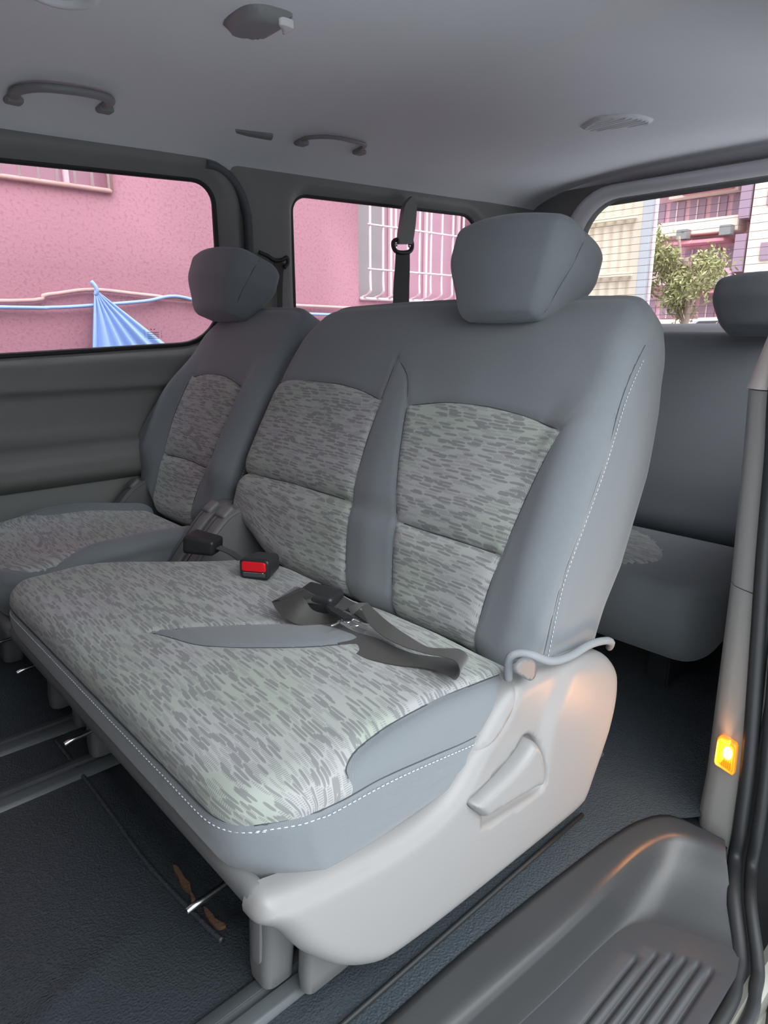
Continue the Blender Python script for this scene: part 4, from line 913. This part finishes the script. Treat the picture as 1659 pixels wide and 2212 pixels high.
strap('webbing', PX([(855, 540), (853, 580), (850, 620), (848, 700)]), PX([(885, 542), (885, 580), (884, 620), (883, 700)]), 0.002, 'web', hb)
# belt at the pillar behind the single seat
pb = empty('pillar_belt', (-2.25, 1.5, 1.1), 'black belt and hooked guide on the pillar behind the single seat headrest', 'seat belt')
tube('guide_arm', cr(np.array(PX([(560, 545), (578, 553), (592, 562), (608, 562), (620, 556), (622, 568), (614, 578)], -2.26)), n=6), 0.008, 'blackp', pb, ns=8)
strap('webbing', PX([(592, 566), (597, 600), (599, 640), (600, 700)], -2.265), PX([(614, 568), (611, 600), (610, 640), (610, 700)], -2.265), 0.002, 'web', pb)

# ------------------------------------------------------------------ things on the ceiling
def ceil_pt(u, v):
    z = 1.55
    for _ in range(12): p = U(u, v, 2, z); z = float(ceil_z(p[0:1], p[1:2])[0])
    return U(u, v, 2, z)
def grab(name, pts, lab, r=0.015):
    g = empty(name, ceil_pt(*pts[0]), lab, 'grab handle', 'roof grab handles')
    a = [ceil_pt(*p) for p in pts]; n_ = len(a); off = [0.0, 0.028, 0.042, 0.046, 0.042, 0.030, 0.0]; P = [q+np.array([0.85, 0, -0.35])*o_ for q, o_ in zip(a, off)]
    tube('grip', cr(P, n=6), r, 'handle', g, ns=12, flat=0.7)
    for e in (a[0], a[-1]): rblock('mount', e+np.array([0.003, 0, -0.006]), (0.02, 0.022, 0.009), 0.008, 0.006, 'handle', g)
    return g
grab('grab_handle', [(28, 212), (30, 192), (72, 183), (130, 187), (190, 197), (228, 212), (225, 232)], 'curved grey grab handle on the headliner at far left')
grab('grab_handle', [(650, 305), (656, 294), (685, 290), (715, 292), (750, 300), (778, 310), (775, 325)], 'small curved grab handle above the second side window', 0.009)
dl = empty('dome_lamp', ceil_pt(555, 45), 'unlit dark dome lamp with a pale end on the headliner', 'lamp')
dp = cr(np.array([ceil_pt(*p)[:2] for p in [(482, 50), (520, 15), (560, 8), (600, 16), (632, 30), (610, 48), (575, 66), (530, 66)]]), True, 4)
def dome_fn(P):
    d, _ = segdist(P, dp, True); return np.stack([P[:, 0], P[:, 1], ceil_z(P[:, 0], P[:, 1])-0.004-0.020*sst(d, 0, 0.02)], 1)
b_ = sheet('lamp_housing', dp, [], 0.008, dome_fn, 'handle', dl, rim=(0, 0, 0.01)); 
lp = cr(np.array([ceil_pt(*p)[:2] for p in [(602, 22), (634, 32), (612, 46), (608, 36)]]), True, 4)
q = sheet('lamp_lens', lp, [], 0.006, lambda P: np.stack([P[:, 0], P[:, 1], ceil_z(P[:, 0], P[:, 1])-0.026], 1), 'lens', dl, rim=(0, 0, 0.015)); q['label'] = 'pale translucent lens'
vt = empty('ceiling_vent', ceil_pt(1335, 262), 'oval air vent flush in the headliner above the rear window', 'vent')
vp = cr(np.array([ceil_pt(*p)[:2] for p in [(1256, 274), (1285, 255), (1330, 247), (1380, 247), (1412, 258), (1385, 266), (1335, 272), (1290, 278)]]), True, 4)
def vent_fn(P):
    d, _ = segdist(P, vp, True); return np.stack([P[:, 0], P[:, 1], ceil_z(P[:, 0], P[:, 1])-0.010*sst(d, 0, 0.012)+0.010*np.exp(-((np.sin(((P[:, 1])*6.28/0.022))-1)/0.5)**2)*sst(d, 0.012, 0.02)-0.002], 1)
sheet('vent_grille', vp, [], 0.006, vent_fn, 'head', vt, rim=(0, 0, 0.012))
v2 = empty('ceiling_vent', ceil_pt(130, 5), 'round air nozzle at the top left edge of the headliner', 'vent')
cpt = ceil_pt(130, -22); ang = np.linspace(0, 2*np.pi, 25)[:-1]
rgs = [np.array([(cpt[0]+r_*math.cos(a), cpt[1]+r_*math.sin(a), float(ceil_z(np.array([cpt[0]]), np.array([cpt[1]]))[0])-z_) for a in ang]) for r_, z_ in ((0.075, -0.004), (0.072, 0.006), (0.06, 0.009), (0.05, 0.006), (0.045, -0.004))]
loft('vent_ring', rgs, 'head', v2)
cs = extrude('coat_hook_recess', np.array([ceil_pt(*p)[:2] for p in [(505, 278), (590, 288), (588, 302), (510, 294)]]), 2, 1.52, 1.57, 'handle', None, 0.004)  # shade of the recess put in as a darker grey plate
zc0 = ceil_pt(548, 290)[2]; cs.location.z = zc0-1.5245; tagp(cs, 'faint rectangular coat clip recess in the headliner, its shade put in as darker grey', 'clip')

# ------------------------------------------------------------------ amber courtesy lamp on the pillar
c0 = U(1571, 1630, 1, 1.236); al = empty('courtesy_lamp', c0, 'glowing amber rectangular lamp on the lower door pillar', 'lamp')
fr = np.array([U(*p, 1, 1.236) for p in [(1552, 1588), (1594, 1608), (1586, 1676), (1543, 1648)]])
ce = fr.mean(0)
def lring(k, y): return np.array([(ce[0]+(p[0]-ce[0])*k, y, ce[2]+(p[2]-ce[2])*k) for p in cr(fr[:, :], True, 1)])
def rr4(k, y):
    out = []
    for i in range(4):
        a, b, c = fr[i-1], fr[i], fr[(i+1) % 4]
        for t in (0.16, 0.06, -0.06, -0.16):
            q = b+(a-b)*t if t > 0 else b+(c-b)*(-t); q = q*(1-0.02)+ce*0.02 if abs(t) < 0.1 else q; out.append((ce[0]+(q[0]-ce[0])*k, y, ce[2]+(q[2]-ce[2])*k))
    return np.array(out)
amb_f = emis('amber_plastic', (1.0, 0.36, 0.02), 0.40); amb = emis('amber_lens', (1.0, 0.40, 0.01), 0.95)
loft('lamp_frame', [rr4(1.0, 1.243), rr4(1.0, 1.233), rr4(0.9, 1.229), rr4(0.82, 1.231), rr4(0.80, 1.240)], amb_f, al, caps=False)
ln_ = loft('lens', [rr4(0.82, 1.242), rr4(0.80, 1.234), rr4(0.4, 1.2335)], amb, al)
V = []; F = []
for k in range(7):
    z = ce[2]-0.012-k*0.0022; 
    o_ = len(V); V += [(ce[0]-0.012, 1.2334, z), (ce[0]+0.012, 1.2334, z-0.003), (ce[0]+0.012, 1.2334, z-0.002), (ce[0]-0.012, 1.2334, z+0.001)]; F.append([o_, o_+1, o_+2, o_+3])
    x = ce[0]-0.012+k*0.0036; o_ = len(V); V += [(x, 1.2332, ce[2]-0.030), (x+0.0008, 1.2332, ce[2]-0.030), (x+0.0008, 1.2332, ce[2]-0.010), (x, 1.2332, ce[2]-0.010)]; F.append([o_, o_+1, o_+2, o_+3])
mk('lens_ribs', V, F, simple('dark_amber', (0.65, 0.22, 0.0), 0.5), al, smooth=False)  # ribs are flat strips in a darker amber
bc = np.array([ce[0]+0.004, 1.2300, ce[2]+0.008])
bl = rblock('bulb', bc, (0.0085, 0.003, 0.014), (0.008, 0.0028, 0.0125), 0.003, emis('hot_filament', (1.0, 0.72, 0.20), 3.2), al)
pl = bpy.data.lights.new('amber_glow', 'AREA'); pl.shape = 'RECTANGLE'; pl.size = 0.03; pl.size_y = 0.05; pl.energy = 0.65; pl.color = (1.0, 0.42, 0.12)
po = bpy.data.objects.new('amber_glow', pl); COL.objects.link(po); po.location = (bc[0]-ce[0]*0, 1.222, bc[2]); po.rotation_euler = Vector((-0.92, -0.30, 0.20)).to_track_quat('-Z', 'Y').to_euler()
po.parent = al; po.location = Vector(po.location)-Vector(parent_origin(al))

# ------------------------------------------------------------------ outside
m, t, p = nodemat('pink_stucco')
tcn = N(t, 'ShaderNodeTexCoord'); n1 = N(t, 'ShaderNodeTexNoise'); n1.inputs['Scale'].default_value = 55; n1.inputs['Detail'].default_value = 4
n2 = N(t, 'ShaderNodeTexNoise'); n2.inputs['Scale'].default_value = 1.6; n2.inputs['Detail'].default_value = 4
t.links.new(tcn.outputs['Object'], n1.inputs['Vector']); t.links.new(tcn.outputs['Object'], n2.inputs['Vector'])
r1 = N(t, 'ShaderNodeMapRange'); r1.inputs['From Min'].default_value = 0.54; r1.inputs['From Max'].default_value = 0.62; t.links.new(n1.outputs[0], r1.inputs[0])
PINK = (0.42, 0.20, 0.25)
cA = mixc(t, n2.outputs[0], tuple(c*0.88 for c in PINK), PINK)
t.links.new(mixc(t, mth(t, 'MULTIPLY', r1.outputs[0], 0.70), cA, (0.33, 0.145, 0.18)), p.inputs['Base Color']); p.inputs['Roughness'].default_value = 0.95
bump(t, p, n1.outputs[0], 0.5, 0.006); M['stucco'] = m
M['pinkbar'] = simple('painted_window_bar', (0.80, 0.62, 0.66), 0.5); M['rustbar'] = simple('rusting_bar', (0.62, 0.36, 0.33), 0.7, vary=0.3)
M['pane'] = simple('outside_pane', (0.45, 0.25, 0.32), 0.25); M['pane2'] = simple('outside_dark_pane', (0.30, 0.27, 0.28), 0.2)
M['tarp'] = simple('blue_plastic_sheet', (0.30, 0.44, 0.78), 0.4, vary=0.1); M['gnd_bounce'] = simple('bounce_pavement', (0.80, 0.82, 0.84), 0.9, bscale=60, bstr=0.3)
GZ = -0.45; XW = -4.2
M['gnd_bounce2'] = simple('dark_asphalt', (0.13, 0.13, 0.135), 0.9, bscale=60, bstr=0.3)  # unseen ground, kept dark to cut bounce onto the far headliner
b_ = extrude('floor_1', [(-1.6, -20), (2.2, -20), (2.2, 60), (-1.6, 60)], 2, GZ-0.1, GZ, 'gnd_bounce', None, 0, kind='structure'); b_['label'] = 'unseen door-side pavement, made pale to bounce light onto the headliner'  # unseen strip made pale to throw daylight up onto the headliner
b_ = extrude('floor_3', [(2.2, -20), (30, -20), (30, 60), (2.2, 60)], 2, GZ-0.1, GZ, 'gnd_bounce2', None, 0, kind='structure'); b_['label'] = 'dark asphalt road beyond the pavement'
b_ = extrude('floor_2', [(-40, -20), (-1.6, -20), (-1.6, 60), (-40, 60)], 2, GZ-0.1, GZ, 'gnd_bounce2', None, 0, kind='structure'); b_['label'] = 'dark asphalt under and beyond the van'
pbld = empty('building', (XW, 2.5, GZ), 'pink rough-rendered building wall seen through the left windows', 'building')
hole1 = [(-0.6, 1.735), (1.72, 1.735), (1.72, 2.5), (-0.6, 2.5)]; hole2 = [(3.62, 1.20), (4.95, 1.20), (4.95, 2.3), (3.62, 2.3)]
sheet('wall', [(-6, GZ), (6.2, GZ), (6.2, 5.0), (-6, 5.0)], [hole1, hole2], 0.5, lambda P: np.stack([np.full(len(P), XW), P[:, 0], P[:, 1]], 1), 'stucco', pbld, rim=(-0.3, 0, 0))
def barred(root, y0, y1, z0, z1, step, frame_m, bulge_=0.0, hz=()):
    w = empty('barred_window', (XW, (y0+y1)/2, z0), None, None); w.parent = root; w.location = Vector((XW, (y0+y1)/2, z0))-Vector(parent_origin(root))
    mid = (y0+y1)/2
    for a, b, mt in ((y0, mid-0.3, 'pane2'), (mid-0.3, y1, 'pane')): extrude('pane', [(a, z0), (b, z0), (b, z1), (a, z1)], 0, XW-0.14, XW-0.12, mt, w, 0)
    k = y0
    while k < y1: extrude('mullion', [(k, z0), (k+0.03, z0), (k+0.03, z1), (k, z1)], 0, XW-0.12, XW-0.09, 'pinkbar', w, 0.004); k += 0.42
    y = y0+0.03
    while y < y1:
        if bulge_: P = cr([(XW+0.0, y, z0+0.01), (XW+bulge_, y+0.0, z0+0.05), (XW+bulge_, y, z0+0.2), (XW+bulge_, y, z1)], n=6)
        else: P = [(XW+0.02, y, z0+0.0), (XW+0.02, y, z1)]
        tube('bar', P, 0.010, 'pinkbar', w, ns=8); y += step
    for h_ in hz: tube('bar', [(XW+bulge_+0.01, y0, h_), (XW+bulge_+0.01, y1, h_)], 0.007, 'pinkbar', w, ns=8)
    for P in ([(XW+0.02, y0, z0), (XW+0.02, y1, z0)], [(XW+0.02, y1, z0), (XW+0.02, y1, z1)]): tube('frame', P, 0.013, frame_m, w, ns=8)
    return w
barred(pbld, -0.6, 1.72, 1.735, 2.5, 0.095, 'rustbar')
barred(pbld, 3.62, 4.95, 1.20, 2.3, 0.135, 'pinkbar', 0.10, (1.415, 1.735, 2.05))
cb_ = tube('pale_cable', cr([(XW+0.03, -2, 1.10), (XW+0.03, 0.9, 1.105), (XW+0.03, 1.3, 1.15), (XW+0.03, 1.55, 1.185), (XW+0.03, 1.9, 1.165), (XW+0.03, 2.5, 1.14), (XW+0.03, 6.0, 1.10)], n=6), 0.011, 'rustbar', ns=8); tagp(cb_, 'pale cable strung along the pink wall', 'cable')
rp_ = tube('blue_rope', cr([(XW+0.05, -2, 1.06), (XW+0.05, 0.9, 1.075), (XW+0.05, 1.3, 1.08), (XW+0.05, 1.56, 1.10), (XW+0.05, 1.85, 1.13), (XW+0.05, 2.05, 1.165), (XW+0.05, 2.3, 1.125), (XW+0.05, 2.8, 1.08), (XW+0.05, 6, 1.05)], n=6), 0.010, 'tarp', ns=8); tagp(rp_, 'blue plastic twisted rope along the pink wall', 'rope')
V = []; F = []; nu, nv = 60, 24; ap = np.array([XW+0.07, 1.545, 1.185])
for j in range(nv+1):
    s = j/nv
    for i in range(nu+1):
        a = i/nu; yb = 1.43+a*0.85; zb_ = 0.55+0.06*a; ft = np.array([XW+0.10, yb, zb_]); q = ap+(ft-ap)*s; q[0] += s**0.7*0.035*math.sin(a*34+2*s)*(1-0.5*a)+0.02*math.sin(a*9)*s; q[1] += 0.0
        q[2] -= 0.10*math.sin(a*math.pi)*s*(1-s)*0.6; V.append(q)
for j in range(nv):
    for i in range(nu): b0 = j*(nu+1)+i; F.append([b0, b0+1, b0+nu+2, b0+nu+1])
tp_ = mk('plastic_sheet', V, F, 'tarp'); sm = tp_.modifiers.new('thick', 'SOLIDIFY'); sm.thickness = 0.003; tagp(tp_, 'blue plastic sheet gathered to a point on the wall rope', 'sheet')
kn = tube('rope_knot', cr([ap+np.array([0, 0, -0.03]), ap+np.array([0.01, 0.01, 0.0]), ap+np.array([0, -0.015, 0.045])], n=4), 0.012, 'tarp', tp_, ns=8)

# rear: corrugated shed, post, apartment block, tree, parked car
m, t, p = nodemat('corrugated_sheet'); tcn = N(t, 'ShaderNodeTexCoord'); s_ = N(t, 'ShaderNodeSeparateXYZ'); t.links.new(tcn.outputs['Object'], s_.inputs[0])
nz = N(t, 'ShaderNodeTexNoise'); nz.inputs['Scale'].default_value = 1.3; t.links.new(tcn.outputs['Object'], nz.inputs['Vector'])
t.links.new(mixc(t, nz.outputs[0], (0.80, 0.70, 0.52), (0.74, 0.66, 0.56)), p.inputs['Base Color']); p.inputs['Roughness'].default_value = 0.6; M['corr'] = m
xs = np.arange(-8.0, -3.92, 0.025); V = []; F = []
for i, x in enumerate(xs):
    y = 7.5+0.025*math.sin(x*2*math.pi/0.12); V += [(x, y, GZ), (x, y, 4.5)]
for i in range(len(xs)-1): F.append([2*i, 2*i+2, 2*i+3, 2*i+1])
shed = empty('corrugated_shed', (-6, 7.5, GZ), 'yellowish corrugated metal wall seen through the rear window', 'building'); mk('wall_sheeting', V, F, 'corr', shed)
boxo('back_panel', (-8, 7.56, GZ), (-4.05, 8.0, 4.5), 'cover', shed, 0)
for z_ in (2.15, 1.55): boxo('rail', (-8, 7.42, z_), (-3.95, 7.46, z_+0.05), 'corr', shed, 0.004)
post = empty('grey_post', (-3.80, 7.3, GZ), 'tall pale grey post at the corner of the corrugated wall', 'post')
M['postg'] = simple('post_paint', (0.50, 0.54, 0.57), 0.5); boxo('column', (-3.87, 7.40, GZ), (-3.76, 7.46, 4.5), 'postg', post, 0.01)
tube('drain_pipe', [(-3.725, 7.43, GZ), (-3.725, 7.43, 4.4)], 0.020, 'pinkbar', post)
M['aptp'] = simple('apartment_pink', (0.80, 0.50, 0.56), 0.9, vary=0.15); M['aptd'] = simple('apartment_window', (0.38, 0.26, 0.34), 0.3); M['aptr'] = simple('apartment_awning', (0.75, 0.30, 0.36), 0.8); M['aptc'] = simple('apartment_cream', (0.85, 0.70, 0.60), 0.9)
apt = empty('apartment_block', (-9, 24, GZ), 'pink apartment block with balconies and awnings far behind the van', 'building')
boxo('wall', (-12.6, 24, GZ), (-8.2, 30, 7.0), 'aptp', apt, 0); boxo('tower', (-8.6, 23.2, GZ), (-7.2, 28, 8.0), 'aptc', apt, 0); 
extrude('gable', [(-11.4, 5.2), (-9.2, 5.2), (-9.2, 5.75), (-10.3, 6.25), (-11.4, 5.7)], 1, 23.5, 23.9, 'aptc', apt, 0)
for fl in range(4):
    z0 = GZ+1.45+fl*1.55
    boxo('balcony', (-12.2, 23.3, z0-0.1), (-9.0, 24.0, z0+0.35), 'aptp' if fl % 2 else 'aptc', apt, 0.02)
    boxo('awning', (-10.9, 23.1, z0+1.15), (-9.3, 24.0, z0+1.25), 'aptr', apt, 0.01)
    for k in range(5):
        x0 = -12.2+k*0.68; wn = boxo('window', (x0, 23.93, z0+0.4), (x0+0.5, 24.02, z0+1.05), 'aptd', apt, 0); boxo('mullion', (x0+0.23, 23.9, z0+0.4), (x0+0.27, 23.94, z0+1.05), 'pinkbar', wn, 0)
        if k % 2 == 0: boxo('air_conditioner', (x0+0.05, 23.0, z0-0.25), (x0+0.4, 23.3, z0+0.05), 'cover', apt, 0.01)
    boxo('window', (-8.95, 23.1, z0+0.2), (-8.65, 24.0, z0+1.3), 'aptd', apt, 0)
    boxo('window', (-8.2, 23.14, z0+0.5), (-7.9, 23.22, z0+1.0), 'aptd', apt, 0)
M['leaf'] = simple('leaves', (0.34, 0.33, 0.15), 0.6, vary=0.35); M['bark'] = simple('bark', (0.33, 0.24, 0.20), 0.9, vary=0.3)
tree = empty('street_tree', (-5.6, 12.5, GZ), 'leafy green tree standing behind the van beside the grey post', 'tree')
tube('trunk', cr([(-5.6, 12.5, GZ), (-5.62, 12.5, 0.6), (-5.5, 12.5, 1.4), (-5.6, 12.4, 2.2)], n=4), 0.07, 'bark', tree, ns=8)
for a in [(-6.1, 12.3, 2.3), (-5.2, 12.4, 1.9), (-5.9, 12.7, 2.6), (-5.0, 12.6, 1.5), (-6.2, 12.6, 1.6)]: tube('branch', cr([(-5.55, 12.5, 1.1), ((a[0]-5.55)/2, (a[1]+12.5)/2, (a[2]+1.3)/2), a], n=5), 0.025, 'bark', tree, ns=6)
V = []; F = []
cl = rng.normal(0, 1, (26, 3))*np.array([0.42, 0.35, 0.38])+np.array([-5.68, 12.4, 1.95]); cl[:, 2] -= 0.35*(cl[:, 0]+5.68)
for k in range(5200):
    c_ = cl[rng.integers(26)]+rng.normal(0, 0.10, 3); a = rng.normal(0, 1, 3); a[2] -= 0.6; a /= np.linalg.norm(a); b = np.cross(a, rng.normal(0, 1, 3)); b /= np.linalg.norm(b); L_ = 0.07+0.06*rng.random()
    o_ = len(V); V += [c_, c_+a*L_*0.5+b*0.020, c_+a*L_, c_+a*L_*0.5-b*0.020]; F.append([o_, o_+1, o_+2, o_+3])
lf = mk('foliage', V, F, 'leaf', tree, smooth=False)
car = empty('parked_car', (-5.5, 14.5, GZ), 'pale car parked in the street behind the van', 'car')
M['carp'] = simple('car_paint', (0.70, 0.62, 0.66), 0.3); M['carg'] = simple('car_glass', (0.10, 0.09, 0.11), 0.1)
prof = [(-7.4, 0.25), (-7.3, 0.75), (-6.7, 0.85), (-6.1, 1.32), (-4.7, 1.34), (-4.1, 0.9), (-3.6, 0.78), (-3.5, 0.3)]
prof = [(a, b-0.10) for a, b in prof]
extrude('body', prof, 1, 14.2, 15.8, 'carp', car, 0.06, 3); extrude('side_windows', [(-6.45, 0.80), (-6.0, 1.15), (-4.8, 1.17), (-4.35, 0.82)], 1, 14.17, 14.21, 'carg', car, 0.01)
for x_ in (-6.7, -4.3):
    w_ = [(x_+0.3*math.cos(a), 0.12-0.25+0.0+0.3*math.sin(a)) for a in np.linspace(0, 2*np.pi, 25)[:-1]]; extrude('wheel', w_, 1, 14.15, 14.4, 'rubber', car, 0.02)
